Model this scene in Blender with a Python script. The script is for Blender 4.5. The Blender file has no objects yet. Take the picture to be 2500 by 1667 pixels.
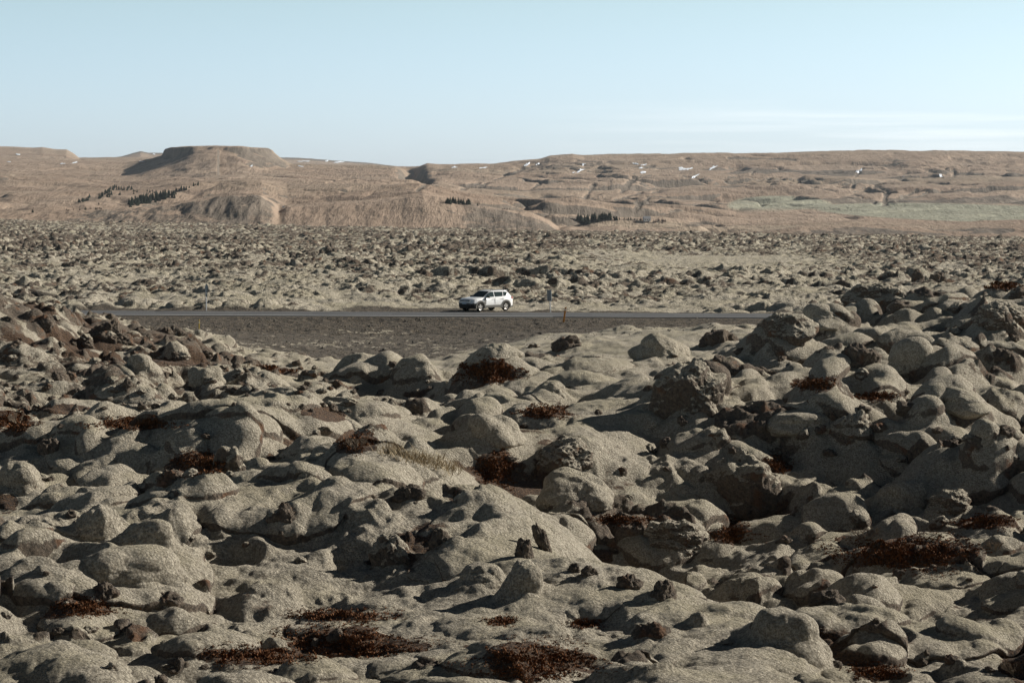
import bpy, bmesh, math, random
import numpy as np
from mathutils import Vector, Matrix
random.seed(7)
R = math.radians
scene = bpy.context.scene
col = scene.collection

# ---------------------------------------------------------------- camera, sky, sun, exposure
EYE = 8.2                       # eye height above the road
FPX, CX, CY, HOR = 5903.0, 1250.0, 833.5, 500.0     # photograph in its own pixels (2500 wide, 85 mm)
PITCH = math.atan((CY - HOR) / FPX)
cam = bpy.data.objects.new('camera', bpy.data.cameras.new('camera'))
col.objects.link(cam)
cam.location = (0, 0, EYE)
cam.rotation_euler = (math.pi / 2 - PITCH, 0, 0)
cam.data.lens = 85; cam.data.sensor_width = 36
cam.data.clip_start = 0.5; cam.data.clip_end = 60000
scene.camera = cam

SUN_EL, SUN_AZ = R(26), R(67)       # azimuth clockwise from +Y (the view direction): the sun stands right of and behind the scene
w = bpy.data.worlds.new('World'); scene.world = w; w.use_nodes = True
nt = w.node_tree; nt.nodes.clear()
def N(nt, t, **kw):
    n = nt.nodes.new(t)
    for k, v in kw.items(): setattr(n, k, v)
    return n
sky = N(nt, 'ShaderNodeTexSky', sky_type='NISHITA', sun_disc=False, sun_elevation=SUN_EL, sun_rotation=SUN_AZ,
        altitude=50, air_density=1.0, dust_density=0.6, ozone_density=1.5)
tc = N(nt, 'ShaderNodeTexCoord'); sp = N(nt, 'ShaderNodeSeparateXYZ')
nt.links.new(tc.outputs['Generated'], sp.inputs[0])
# thin band of milky air low over the horizon, clear cyan above it
rp = N(nt, 'ShaderNodeValToRGB')
rp.color_ramp.elements[0].position = 0.0; rp.color_ramp.elements[0].color = (.295, .37, .61, 1)
rp.color_ramp.elements[1].position = 0.6; rp.color_ramp.elements[1].color = (.035, .034, .032, 1)
e_ = rp.color_ramp.elements.new(.084); e_.color = (.305, .327, .362, 1)
e_ = rp.color_ramp.elements.new(.2); e_.color = (.075, .08, .085, 1)
SKYRAMP = rp
nt.links.new(sp.outputs['Z'], rp.inputs[0])
mx = N(nt, 'ShaderNodeMix', data_type='RGBA', blend_type='MULTIPLY')
mx.inputs[0].default_value = 1.0
nt.links.new(sky.outputs[0], mx.inputs[6]); nt.links.new(rp.outputs[0], mx.inputs[7])
# faint streak of high cloud low on the right
mp = N(nt, 'ShaderNodeMapping'); mp.inputs['Scale'].default_value = (6, 6, 170)
cn = N(nt, 'ShaderNodeTexNoise'); cn.inputs['Scale'].default_value = 1.1; cn.inputs['Detail'].default_value = 6
cr = N(nt, 'ShaderNodeMapRange'); cr.inputs['From Min'].default_value = .5; cr.inputs['From Max'].default_value = .75; cr.inputs['To Max'].default_value = .5
nt.links.new(tc.outputs['Generated'], mp.inputs[0]); nt.links.new(mp.outputs[0], cn.inputs[0]); nt.links.new(cn.outputs[0], cr.inputs[0])
cb = N(nt, 'ShaderNodeValToRGB')
for e in list(cb.color_ramp.elements)[1:]: cb.color_ramp.elements.remove(e)
cb.color_ramp.elements[0].position = 0.0; cb.color_ramp.elements[0].color = (0, 0, 0, 1)
for p_, v_ in ((.018, 0), (.027, 1), (.037, .7), (.045, 0)):
    e = cb.color_ramp.elements.new(p_); e.color = (v_, v_, v_, 1)
nt.links.new(sp.outputs['Z'], cb.inputs[0])
mm = N(nt, 'ShaderNodeMath', operation='MULTIPLY')
xr_ = N(nt, 'ShaderNodeMapRange'); xr_.inputs['From Min'].default_value = .0; xr_.inputs['From Max'].default_value = .12; nt.links.new(sp.outputs['X'], xr_.inputs['Value'])
m0 = N(nt, 'ShaderNodeMath', operation='MULTIPLY'); nt.links.new(cr.outputs[0], m0.inputs[0]); nt.links.new(xr_.outputs[0], m0.inputs[1]); nt.links.new(m0.outputs[0], mm.inputs[0]); nt.links.new(cb.outputs[0], mm.inputs[1])
m3 = N(nt, 'ShaderNodeMix', data_type='RGBA'); m3.inputs[7].default_value = (3.0, 3.1, 3.15, 1)
CLOUD = m3
nt.links.new(mm.outputs[0], m3.inputs[0]); nt.links.new(mx.outputs[2], m3.inputs[6])
bg = N(nt, 'ShaderNodeBackground'); bg.inputs['Strength'].default_value = 0.295
wo = N(nt, 'ShaderNodeOutputWorld')
nt.links.new(m3.outputs[2], bg.inputs[0]); nt.links.new(bg.outputs[0], wo.inputs[0])

sd = bpy.data.lights.new('sun', 'SUN'); sd.energy = 5.0; sd.angle = R(0.53); sd.color = (1.0, 0.95, 0.86)
sun = bpy.data.objects.new('sun', sd); col.objects.link(sun)
sdir = Vector((math.sin(SUN_AZ) * math.cos(SUN_EL), math.cos(SUN_AZ) * math.cos(SUN_EL), math.sin(SUN_EL)))
sun.rotation_euler = (-sdir).to_track_quat('-Z', 'Y').to_euler()
sun.location = (60, 60, 60)

vs = scene.view_settings
scene.display_settings.display_device = 'sRGB'
vs.view_transform = 'Standard'; vs.look = 'None'; vs.exposure = 0.5; vs.gamma = 1
scene.cycles.max_bounces = 4; scene.cycles.diffuse_bounces = 2
scene.cycles.use_denoising = True

# ---------------------------------------------------------------- pixel <-> world
ca, sa = math.cos(PITCH), math.sin(PITCH)
def ray(px, py):
    """direction of a pixel of the photograph, scaled to unit forward (Y) travel: (u, w)"""
    a, b = (px - CX) / FPX, (CY - py) / FPX
    fy, fz = ca + b * sa, -sa + b * ca
    return a / fy, fz / fy
def project(x, y, z):
    dz = z - EYE
    dep = y * ca - dz * sa
    return CX + FPX * x / dep, CY - FPX * (y * sa + dz * ca) / dep
def wpt(px, py, D):
    u, w_ = ray(px, py); return u * D, D, EYE + w_ * D

# ---------------------------------------------------------------- numpy noise
rng = np.random.default_rng(11)
TAB = rng.random((512, 512)).astype(np.float32)
def vnoise(x, y, seed=0):
    x = x + seed * 37.31; y = y + seed * 91.77
    xi = np.floor(x); yi = np.floor(y)
    fx = (x - xi).astype(np.float32); fy = (y - yi).astype(np.float32)
    fx = fx * fx * fx * (fx * (fx * 6 - 15) + 10); fy = fy * fy * fy * (fy * (fy * 6 - 15) + 10)
    a = xi.astype(np.int32) & 511; b = yi.astype(np.int32) & 511
    a1 = (a + 1) & 511; b1 = (b + 1) & 511
    return ((TAB[a, b] * (1 - fx) + TAB[a1, b] * fx) * (1 - fy) + (TAB[a, b1] * (1 - fx) + TAB[a1, b1] * fx) * fy) * 2 - 1
def fbm(x, y, s, octv=4, seed=0, rough=.5):
    t = 0; a = 1; n = 0
    for i in range(octv):
        c, d = math.cos(i * 1.1 + .3), math.sin(i * 1.1 + .3)
        t = t + a * vnoise((x * c - y * d) / s, (x * d + y * c) / s, seed + i * 3)
        n += a; a *= rough; s *= .5
    return t / n
def ridged(x, y, s, octv=4, seed=0, rough=.5):
    t = 0; a = 1; n = 0
    for i in range(octv):
        c, d = math.cos(i * 1.3), math.sin(i * 1.3)
        t = t + a * (1 - 2 * np.abs(vnoise((x * c - y * d) / s, (x * d + y * c) / s, seed + i * 5)))
        n += a; a *= rough; s *= .5
    return t / n
def ss(a, b, x):
    t = np.clip((x - a) / (b - a), 0, 1); return t * t * (3 - 2 * t)
def hsh(i, j, k):
    h = (i.astype(np.int64) * 73856093 ^ j.astype(np.int64) * 19349663 ^ (k * 83492791 + 12345))
    h = (h ^ (h >> 13)) * 1274126177
    h = h ^ (h >> 16)
    return ((h & 0xffffff).astype(np.float32)) / np.float32(0xffffff)

def domes(x, y, cell, seed, rlo=.3, rhi=.6, hk=.7, dens=1.0, p=2.6, q=.5, rockp=.12, tilt=.2):
    """cushions on a jittered lattice, softly merged: height, outward push (x, y), rockiness"""
    S = np.zeros_like(x); OX = np.zeros_like(x); OY = np.zeros_like(x); RK = np.zeros_like(x)
    ci = np.floor(x / cell).astype(np.int32); cj = np.floor(y / cell).astype(np.int32)
    for di in (-1, 0, 1):
        for dj in (-1, 0, 1):
            a = ci + di; b = cj + dj
            h1 = hsh(a, b, seed); h2 = hsh(a, b, seed + 1); h3 = hsh(a, b, seed + 2); h4 = hsh(a, b, seed + 3); h5 = hsh(a, b, seed + 4)
            r = cell * (rlo + (rhi - rlo) * h3 * h3)
            dx = x - (a + h1) * cell; dy = y - (b + h2) * cell
            th = h4 * 3.14159; c = np.cos(th); s = np.sin(th)
            asp = 1 + .55 * h5
            ex = (dx * c + dy * s) / (r * asp); ey = (-dx * s + dy * c) / r
            d2 = ex * ex + ey * ey
            inside = (d2 < 1) & (h5 * .6 + h1 * .4 < dens)
            d2 = np.minimum(d2, 1)
            hh = hk * r * (.45 + .75 * h2) * (1 - d2 ** (p / 2)) ** q * (1 + tilt * (ex * (h3 - .5) * 2 + ey * (h1 - .5) * 2))
            w4 = np.where(inside, (hh / cell) ** 2.6, 0)
            S += w4; k = .24 * d2 * w4
            OX += dx * k; OY += dy * k
            RK += w4 * (h4 < rockp)
    T = np.maximum(S, 1e-12)
    return cell * S ** (1 / 2.6), OX / T, OY / T, RK / T

def tps(P, lam=1e-3):
    """thin-plate surface through scattered control points (a, b, z)"""
    P = np.array(P, float); n = len(P)
    d = np.hypot(P[:, None, 0] - P[None, :, 0], P[:, None, 1] - P[None, :, 1])
    K = np.where(d > 0, d * d * np.log(d + 1e-12), 0) + lam * np.eye(n)
    Q = np.c_[np.ones(n), P[:, :2]]
    A = np.zeros((n + 3, n + 3)); A[:n, :n] = K; A[:n, n:] = Q; A[n:, :n] = Q.T
    s = np.linalg.solve(A, np.r_[P[:, 2], 0, 0, 0])
    def f(a, b):
        out = s[n] + s[n + 1] * a + s[n + 2] * b
        for i in range(n):
            r2 = (a - P[i, 0]) ** 2 + (b - P[i, 1]) ** 2
            out = out + s[i] * .5 * r2 * np.log(r2 + 1e-12)
        return out
    return f

def fan(u0, u1, nu, Ds):
    us = np.linspace(u0, u1, nu)
    D = np.asarray(Ds)
    return us, D, (us[None, :] * D[:, None]).astype(np.float32), np.repeat(D[:, None], nu, 1).astype(np.float32)
def upsample(f, us, D, ku=10, kd=10):
    """evaluate a smooth function on a coarse sub-grid and bring it up bilinearly"""
    cu = np.unique(np.r_[np.arange(0, len(us), ku), len(us) - 1]); cd = np.unique(np.r_[np.arange(0, len(D), kd), len(D) - 1])
    g = f(us[cu][None, :], np.log(D[cd])[:, None])
    t = np.empty((len(cd), len(us)))
    for i in range(len(cd)): t[i] = np.interp(np.arange(len(us)), cu, g[i])
    k = np.interp(np.arange(len(D)), cd, np.arange(len(cd))); k0 = np.minimum(k.astype(int), len(cd) - 2); fr = (k - k0)[:, None]
    return (t[k0] * (1 - fr) + t[k0 + 1] * fr).astype(np.float32)
def grid_mesh(name, X, Y, Z, mask=None, mat=None):
    nr, nc = X.shape
    me = bpy.data.meshes.new(name)
    nv = nr * nc; nf = (nr - 1) * (nc - 1)
    me.vertices.add(nv)
    co = np.stack([X, Y, Z], -1).astype(np.float32).reshape(-1)
    me.vertices.foreach_set('co', co)
    i = (np.arange(nr - 1)[:, None] * nc + np.arange(nc - 1)[None, :]).astype(np.int32)
    q = np.stack([i, i + 1, i + nc + 1, i + nc], -1).reshape(-1)
    me.loops.add(nf * 4); me.loops.foreach_set('vertex_index', q)
    me.polygons.add(nf); me.polygons.foreach_set('loop_start', np.arange(0, nf * 4, 4, dtype=np.int32))
    me.update(calc_edges=True)
    me.polygons.foreach_set('use_smooth', np.ones(nf, bool))
    if mask is not None:
        at = me.color_attributes.new('cover', 'BYTE_COLOR', 'POINT')
        a = np.ones((nv, 4), np.float32)
        for k, m in enumerate(mask): a[:, k] = np.clip(m, 0, 1).reshape(-1)
        at.data.foreach_set('color', a.reshape(-1))
    if mat: me.materials.append(mat)
    o = bpy.data.objects.new(name, me); col.objects.link(o)
    return o

# ---------------------------------------------------------------- materials
def new_mat(name):
    m = bpy.data.materials.new(name); m.use_nodes = True
    nt = m.node_tree; nt.nodes.clear()
    b = nt.nodes.new('ShaderNodeBsdfPrincipled'); o = nt.nodes.new('ShaderNodeOutputMaterial')
    nt.links.new(b.outputs[0], o.inputs[0])
    b.inputs['Roughness'].default_value = .9; b.inputs['Specular IOR Level'].default_value = .15
    return m, nt, b
def simple(name, c, rough=.6, metal=0, spec=.5, vary=0, scale=8):
    m, nt, b = new_mat(name)
    b.inputs['Base Color'].default_value = (*c, 1); b.inputs['Roughness'].default_value = rough
    b.inputs['Metallic'].default_value = metal; b.inputs['Specular IOR Level'].default_value = spec
    n = noise(nt, scale, 4)
    k = maprange(nt, n, .3, .7, 1 - vary, 1 + vary)
    h = nt.nodes.new('ShaderNodeMix'); h.data_type = 'RGBA'; h.blend_type = 'MULTIPLY'; h.inputs[0].default_value = 1
    h.inputs[6].default_value = (*c, 1); nt.links.new(k, h.inputs[7]); nt.links.new(h.outputs[2], b.inputs['Base Color'])
    return m
def noise(nt, scale, detail=4, rough=.55, vec=None, seedoff=None):
    n = nt.nodes.new('ShaderNodeTexNoise'); n.inputs['Scale'].default_value = scale
    n.inputs['Detail'].default_value = detail; n.inputs['Roughness'].default_value = rough
    if vec is None:
        g = nt.nodes.new('ShaderNodeNewGeometry') if False else nt.nodes.new('ShaderNodeTexCoord')
        vec = g.outputs['Object']
    nt.links.new(vec, n.inputs['Vector'])
    return n.outputs['Fac']
def maprange(nt, v, a, b, c=0., d=1., smooth=False):
    n = nt.nodes.new('ShaderNodeMapRange'); n.clamp = True
    if smooth: n.interpolation_type = 'SMOOTHSTEP'
    nt.links.new(v, n.inputs['Value'])
    for k, x in zip(('From Min', 'From Max', 'To Min', 'To Max'), (a, b, c, d)): n.inputs[k].default_value = x
    return n.outputs[0]
def math_(nt, op, a, b=None, clamp=False):
    n = nt.nodes.new('ShaderNodeMath'); n.operation = op; n.use_clamp = clamp
    for i, v in enumerate((a, b)):
        if v is None: continue
        if isinstance(v, (int, float)): n.inputs[i].default_value = v
        else: nt.links.new(v, n.inputs[i])
    return n.outputs[0]
def mix(nt, f, a, b):
    n = nt.nodes.new('ShaderNodeMix'); n.data_type = 'RGBA'
    for i, v in ((0, f), (6, a), (7, b)):
        if isinstance(v, (int, float)): n.inputs[i].default_value = v
        elif isinstance(v, tuple): n.inputs[i].default_value = (*v, 1)
        else: nt.links.new(v, n.inputs[i])
    return n.outputs[2]
def attr(nt, name='cover'):
    a = nt.nodes.new('ShaderNodeVertexColor'); a.layer_name = name
    s = nt.nodes.new('ShaderNodeSeparateColor'); nt.links.new(a.outputs[0], s.inputs[0])
    return s.outputs
def bump(nt, b, h, strength, dist):
    n = nt.nodes.new('ShaderNodeBump'); n.inputs['Strength'].default_value = strength; n.inputs['Distance'].default_value = dist
    nt.links.new(h, n.inputs['Height']); nt.links.new(n.outputs[0], b.inputs['Normal'])

def ground_material(name, masked=True, rock_bias=0.0, fine=1.0, soft=1.0):
    """woolly fringe-moss over rough lava rock; cover = (bare rock, red heath, gravel)"""
    m, nt, b = new_mat(name)
    geo = nt.nodes.new('ShaderNodeNewGeometry')
    pos = geo.outputs['Position']
    sep = nt.nodes.new('ShaderNodeSeparateXYZ'); nt.links.new(geo.outputs['Normal'], sep.inputs[0])
    nz = sep.outputs['Z']
    fuzz = noise(nt, 13 * fine, 9, .88, pos)         # tufts of moss
    mid = noise(nt, 5 * fine, 5, .65, pos)
    big = noise(nt, .7 * fine, 4, .55, pos)
    # moss
    pale, dull, green = (.56, .50, .395), (.225, .193, .143), (.37, .325, .215)
    c = mix(nt, maprange(nt, fuzz, .42, .57), dull, pale)
    vo = nt.nodes.new('ShaderNodeTexVoronoi'); vo.feature = 'F1'; vo.inputs['Scale'].default_value = 25 * fine
    nt.links.new(pos, vo.inputs['Vector'])
    tuft = maprange(nt, vo.outputs['Distance'], .15, .72, 1, 0)
    c = mix(nt, math_(nt, 'MULTIPLY', maprange(nt, tuft, .5, .05), .42 * soft), c, (.17, .142, .105))  # shade of the crevices between tufts, put into the colour
    speck = noise(nt, 48 * fine, 3, .7, pos)
    c = mix(nt, math_(nt, 'MULTIPLY', maprange(nt, speck, .46, .38), .6 * soft), c, (.09, .075, .055))
    c = mix(nt, math_(nt, 'MULTIPLY', maprange(nt, speck, .56, .66), .5), c, (.70, .64, .53))
    g = math_(nt, 'MULTIPLY', maprange(nt, big, .42, .60), maprange(nt, nz, .70, .95))
    c = mix(nt, math_(nt, 'MULTIPLY', g, .5), c, green)
    c = mix(nt, math_(nt, 'MULTIPLY', maprange(nt, mid, .56, .70), .35), c, (.15, .13, .10))
    # rock
    rn = noise(nt, 14 * fine, 8, .7, pos); rn2 = noise(nt, 2.3 * fine, 3, .5, pos)
    rock = mix(nt, maprange(nt, rn, .35, .68), (.050, .040, .030), (.24, .185, .135))
    rock = mix(nt, math_(nt, 'MULTIPLY', maprange(nt, rn2, .58, .68), .7), rock, (.17, .075, .03))
    steep = maprange(nt, nz, .62, .28)
    rf = math_(nt, 'ADD', math_(nt, 'MULTIPLY', steep, .75), math_(nt, 'ADD', math_(nt, 'MULTIPLY', mid, .9), -.45 + rock_bias))
    if masked:
        s = attr(nt)
        rf = math_(nt, 'ADD', rf, math_(nt, 'MULTIPLY', s[0], .62))
    rf = math_(nt, 'ADD', rf, math_(nt, 'MULTIPLY', math_(nt, 'ADD', rn, -.5), .7))
    rfm = maprange(nt, rf, .36, .50)
    c = mix(nt, rfm, c, rock)
    if masked:
        hn = noise(nt, 30 * fine, 6, .8, pos)
        heath = mix(nt, maprange(nt, hn, .44, .60), (.026, .015, .009), (.165, .092, .046))
        hf = maprange(nt, math_(nt, 'ADD', s[1], math_(nt, 'MULTIPLY', math_(nt, 'ADD', mid, -.5), .9)), .42, .58)
        c = mix(nt, hf, c, heath)
        gn = noise(nt, 9 * fine, 9, .85, pos)
        grav = mix(nt, maprange(nt, gn, .43, .60), (.028, .022, .016), (.155, .122, .084))
        gf = maprange(nt, math_(nt, 'ADD', s[2], math_(nt, 'MULTIPLY', math_(nt, 'ADD', mid, -.5), .7)), .38, .62)
        c = mix(nt, gf, c, grav)
    nt.links.new(c, b.inputs['Base Color'])
    b.inputs['Roughness'].default_value = .95; b.inputs['Specular IOR Level'].default_value = .08
    b.inputs['Sheen Weight'].default_value = .12; b.inputs['Sheen Roughness'].default_value = .6
    hb = math_(nt, 'ADD', math_(nt, 'ADD', math_(nt, 'MULTIPLY', fuzz, .05 / fine), math_(nt, 'MULTIPLY', tuft, .020 / fine)), math_(nt, 'MULTIPLY', math_(nt, 'MULTIPLY', rn, rfm), .10 / fine))
    hb = math_(nt, 'ADD', hb, math_(nt, 'MULTIPLY', mid, .05 / fine))
    bump(nt, b, hb, 1.0, 1.0)
    return m
M_ground = ground_material('moss_and_lava')
M_plain = ground_material('moss_and_lava_plain', fine=.30, rock_bias=.04, soft=.2)

# ---------------------------------------------------------------- tagging
def tag(o, label=None, cat=None, group=None, kind=None):
    for k, v in (('label', label), ('category', cat), ('group', group), ('kind', kind)):
        if v: o[k] = v
    return o

# ---------------------------------------------------------------- large relief: control points (pixel x, pixel y, distance)
CP = [
 # foot of the viewpoint
 (-300,1667,24),(300,1667,24),(900,1667,24),(1500,1667,24),(2000,1667,25),(2600,1667,25),
 (100,1400,31),(500,1420,31),(900,1420,31),(1250,1440,30),(-300,1400,31),
 # near ridge running from the middle left to the bottom right
 (850,1050,47),(1000,1115,43),(1180,1190,39),(1400,1300,34),(1550,1390,31),(1750,1530,27.5),
 # left middle ground
 (200,1200,42),(600,1200,41),(400,1010,58),(-200,1050,55),(200,900,76),(600,950,70),(-200,850,86),
 (60,752,108),(-200,725,116),(200,795,113),(330,826,120),(480,842,128),(620,900,122),(760,945,110),(1000,975,100),
 (850,1015,84),(800,1010,62),
 # gully behind the near ridge and the middle mound
 (1350,1210,53),(1500,1300,50),(1600,1330,48),(1500,1110,55),(1400,980,60),(1250,960,63),(1100,985,66),(1250,885,70),(1120,955,72),(1420,882,70),(1570,884,72),(1740,870,76),(1700,915,66),
 # right hill side
 (1760,1265,54),(1950,1450,37),(2300,1560,30),(2200,1310,47),(2500,1330,45),(2000,1100,56),(2400,1110,55),(2700,1110,55),
 (2050,910,67),(2400,910,65),(2700,870,70),(1930,835,76),(2150,775,84),(2450,748,86),(2750,705,88),
]
cps = []
for px, py, D in CP:
    x, y, z = wpt(px, py, D); cps.append((x / y, math.log(D), z))
def plan(u, D, z): cps.append((u, math.log(D), z))
# hidden or plan-defined ground
for px, D, z in ((1300,96,.6),(1500,98,.6),(1700,100,.7),(1050,104,-.1),(850,118,-.6),(1900,104,2.0),(2200,112,2.6),(2500,114,2.9),(1150,125,-.9)): plan((px - CX) / FPX, D, z)
for u in (-.28, -.14, 0, .14, .28): plan(u, 3.2, 6.7); plan(u, 10, 5.6)
for u in (-.03, .03, .07): pass
for px, py, D in ((1180,1190,39),(1400,1300,34),(1550,1390,31),(1750,1530,27.5)):
    x, y, z = wpt(px, py, D); plan(x / y, D + 5.5, z - 2.4); plan(x / y, D - 2.5, z - .1)
for px, z in ((-400, .6), (0, .4), (330, -.4), (600, -1.2), (800, -1.75), (1000, -1.9), (1200, -1.4), (1400, -.3), (1700, .1), (2000, .3), (2300, .6), (2800, .8)):
    plan((px - CX) / FPX, 150, z)
    plan((px - CX) / FPX, 166, z * .35 - .35)
for px in (1500, 1800, 2100, 2500): plan((px - CX) / FPX, 130, .9)
for u in (-.28, -.14, 0, .14, .28):
    plan(u, 178, -.1); plan(u, 200, -.05); plan(u, 215, .0)
    plan(u, 300, .3 - 2 * u)
    plan(u, 1060, ray(1250 + FPX * u, 563 + (u / .21) * 20)[1] * 1060 + EYE)
    plan(u, 600, ray(1250 + FPX * u, 584 + (u / .21) * 10)[1] * 600 + EYE)
MACRO = tps(cps, 2e-4)

# road line: distance of the near edge line as a function of x
def road_y(x): return 177.0 - x * .095 + np.maximum(0, -x - 34) ** 2 * .02
ROAD_W = 7.3

def terrain(us, D):
    X, Y = (us[None, :] * D[:, None]).astype(np.float32), np.repeat(D[:, None], len(us), 1).astype(np.float32)
    Z = upsample(lambda a, b: MACRO(np.clip(a, -.30, .30), b), us, D)
    PX = 1250 + FPX * X / Y                      # bearing expressed in photograph columns
    lD = np.log(Y)
    def blob(px, d, sx, sd): return np.exp(-((PX - px) / sx) ** 2 - ((lD - math.log(d)) / sd) ** 2)
    far = ss(186, 205, Y)
    ry = road_y(X)
    # verge = gravel bank and the road itself
    t_near = ry - Y                               # metres in front of the near edge line
    bankw = 14 + 16 * np.exp(-((PX - 850) / 420) ** 2) + 5 * fbm(X, Y, 9, 3, 5)
    verge = ss(bankw, bankw * .7, t_near) * ss(-ROAD_W - 3.2, -ROAD_W - 1.2, -(Y - ry))
    lay = np.exp(-((PX - 1010) / 190) ** 4) * ss(ROAD_W + 9, ROAD_W + 5, Y - ry) * (Y > ry)
    lay = np.maximum(lay, np.exp(-((PX - 330) / 160) ** 4) * ss(ROAD_W + 7, ROAD_W + 3, Y - ry) * (Y > ry))
    verge = np.maximum(verge, lay)
    rubble = np.clip(1.3 * blob(280, 96, 440, .32) + .8 * blob(780, 100, 220, .2) + .4 * blob(300, 60, 500, .2), 0, 1)
    smooth = np.clip(blob(1650, 88, 170, .14) + blob(1450, 58, 170, .10) + blob(900, 28, 600, .14) * .5 + .9 * blob(1300, 31, 260, .14), 0, 1)
    smooth = np.maximum(smooth, np.exp(-((Y - np.interp(PX, [700,1000,1180,1400,1550,1750,1950], [50,42,38,33,30,26.5,24])) / 4.6) ** 2) * ss(800, 1000, PX) * ss(2100, 1900, PX) * .93)
    smooth = np.maximum(smooth, np.exp(-((PX - 1280) / 660) ** 6) * ss(82, 100, Y) * .85)
    smooth = np.maximum(smooth, np.exp(-((PX - 1620) / 200) ** 4) * np.exp(-((Y - 72) / 9) ** 4) * .6)
    fsm = blob(1700, 330, 420, .22) * .9
    # large swells
    near = 1 - far
    Zs = (.25 + .45 * ss(40, 60, Y)) * fbm(X, Y, 7.5, 3, 1) * near * (1 - .5 * smooth) + far * (.75 * fbm(X, Y, 22, 4, 2) + .6 * fbm(X, Y, 90, 2, 3))
    # warp so that cushions are not ellipses
    wx = X + .26 * fbm(X, Y, 1.1, 3, 21) + far * .5 * fbm(X, Y, 3, 2, 23); wy = Y + .26 * fbm(X, Y, 1.1, 3, 22) + far * .5 * fbm(X, Y, 3, 2, 24)
    dm = .5 + .5 * fbm(X, Y, 5, 3, 6)
    OX = np.zeros_like(X); OY = np.zeros_like(X); RK = np.zeros_like(X); H = np.zeros_like(X)
    nearrow = D < 230; farrow = D > 160
    def sub(rows, cell, seed, wgt, **kw):
        if not rows.any(): return
        r = np.where(rows)[0]; s = slice(r[0], r[-1] + 1)
        h, ox, oy, rk = domes(wx[s], wy[s], cell, seed, **kw)
        g = wgt[s]
        H[s] += h * g; OX[s] += ox * g; OY[s] += oy * g
        RK[s] = np.maximum(RK[s], rk * (g > .35) * (h > .02))
    def pillow(sc, seed, pw=.8):
        c, d = math.cos(seed * .7), math.sin(seed * .7)
        return np.abs(vnoise((wx * c - wy * d) / sc, (wx * d + wy * c) / sc, seed)) ** pw
    amp = near * (1 - smooth * .85)
    mid = ss(34, 62, Y)                            # cushions are finer at the foot of the viewpoint
    pit, _a, _b, prk = domes(wx, wy, 2.1, 800, hk=.62, dens=.42, rockp=1.0, q=.45)
    pit2, _a, _b, prk2 = domes(wx, wy, .95, 820, hk=.62, dens=.34, rockp=1.0, q=.45)
    pit = (pit * (.35 + .65 * mid) + pit2 * .8) * near * (1 - .9 * smooth)
    pil = near * (.10 + .9 * (1 - smooth)) * ((.28 + .62 * mid) * pillow(2.7, 301) + (.26 + .08 * mid) * pillow(1.15, 303) * (.5 + dm))
    pil = pil + near * .075 * pillow(.45, 305) * (.4 + dm)
    sub(nearrow, 2.8, 100, amp * (.42 + .58 * mid) * (.45 + .7 * dm) * (1 - .7 * rubble), hk=.66, dens=.52, rockp=.03)
    sub(nearrow, 1.25, 200, amp * (.6 + .5 * dm) * (.75 + .25 * mid) * (1 - .4 * rubble), hk=.80, dens=.54, rockp=.05)
    sub(nearrow, .58, 300, near * ((.25 + .95 * rubble) + .25 * (dm > .55)) * (1 - .7 * smooth), hk=.78, dens=.42, rockp=.3, rlo=.25)
    sub(nearrow, .26, 400, near * (.06 + .8 * rubble), hk=.8, dens=.18, rockp=.4, rlo=.2)
    # moss grows over edges: soften everything that is not bare rock
    def soften(A, n):
        for _ in range(n):
            A = A.copy(); A[1:-1] = .25 * A[:-2] + .5 * A[1:-1] + .25 * A[2:]; A[:, 1:-1] = .25 * A[:, :-2] + .5 * A[:, 1:-1] + .25 * A[:, 2:]
        return A
    H = H + pil * .75 - pit
    if nearrow.all() and len(us) > 500:
        Hs = soften(H, 6); H = Hs * (1 - .8 * RK) + H * .8 * RK; OX = soften(OX, 2); OY = soften(OY, 2)
    RK = np.maximum(RK, ss(.10, .30, pit) * .4)
    bnd = .5 + .5 * ss(235, 320, Y)
    fa = far * bnd * (1 - fsm) * (.5 + .55 * ss(-.15, .45, fbm(X, Y, 22, 3, 31)))
    H = H + far * (1 - fsm) * (.40 * pillow(6.5, 307) + .26 * pillow(2.2, 309))
    sub(farrow, 2.6, 600, fa, hk=.5, dens=.42, rockp=.3)
    sub(farrow, 1.2, 700, fa * 1.15, hk=.85, dens=.6, rockp=.75, rlo=.25)
    # ledges beyond the road (broken lava banks that face the viewer)
    led = np.zeros_like(X)
    for (dd, px0, px1, hh, sd_) in ((238, 930, 1500, 1.5, 1), (232, 1500, 2100, 1.2, 2), (252, 1750, 2600, 1.4, 3), (222, 1350, 1900, .8, 4), (226, -400, 260, .9, 6), (214, 1250, 1420, 1.5, 8), (209, 860, 1120, .9, 9)):
        line = dd + 5 * fbm(X, Y * .3, 14, 3, 40 + sd_) + 1.5 * fbm(X, Y, 3, 2, 60 + sd_)
        win = ss(px0 - 60, px0 + 40, PX) * ss(px1 + 60, px1 - 40, PX)
        t = Y - line
        st = ss(0, .9, t) * ss(28, 6, t) * win
        led = np.maximum(led, st * hh)
        RK = np.maximum(RK, win * np.exp(-((t - .3) / .8) ** 2) * far)
    keep = 1 - verge
    # rough grain on rock
    RK = np.clip(RK * ss(-.35, .15, fbm(X, Y, .6, 3, 71)), 0, 1)
    grain = fbm(X, Y, .22, 3, 8) * .035 * near * (1 + 2 * RK) + ridged(X, Y, .4, 3, 9) * .11 * RK * near + far * fbm(X, Y, .9, 3, 10) * .16
    cn_ = fbm(X, Y, 2.6, 4, 14, .6)
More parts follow.
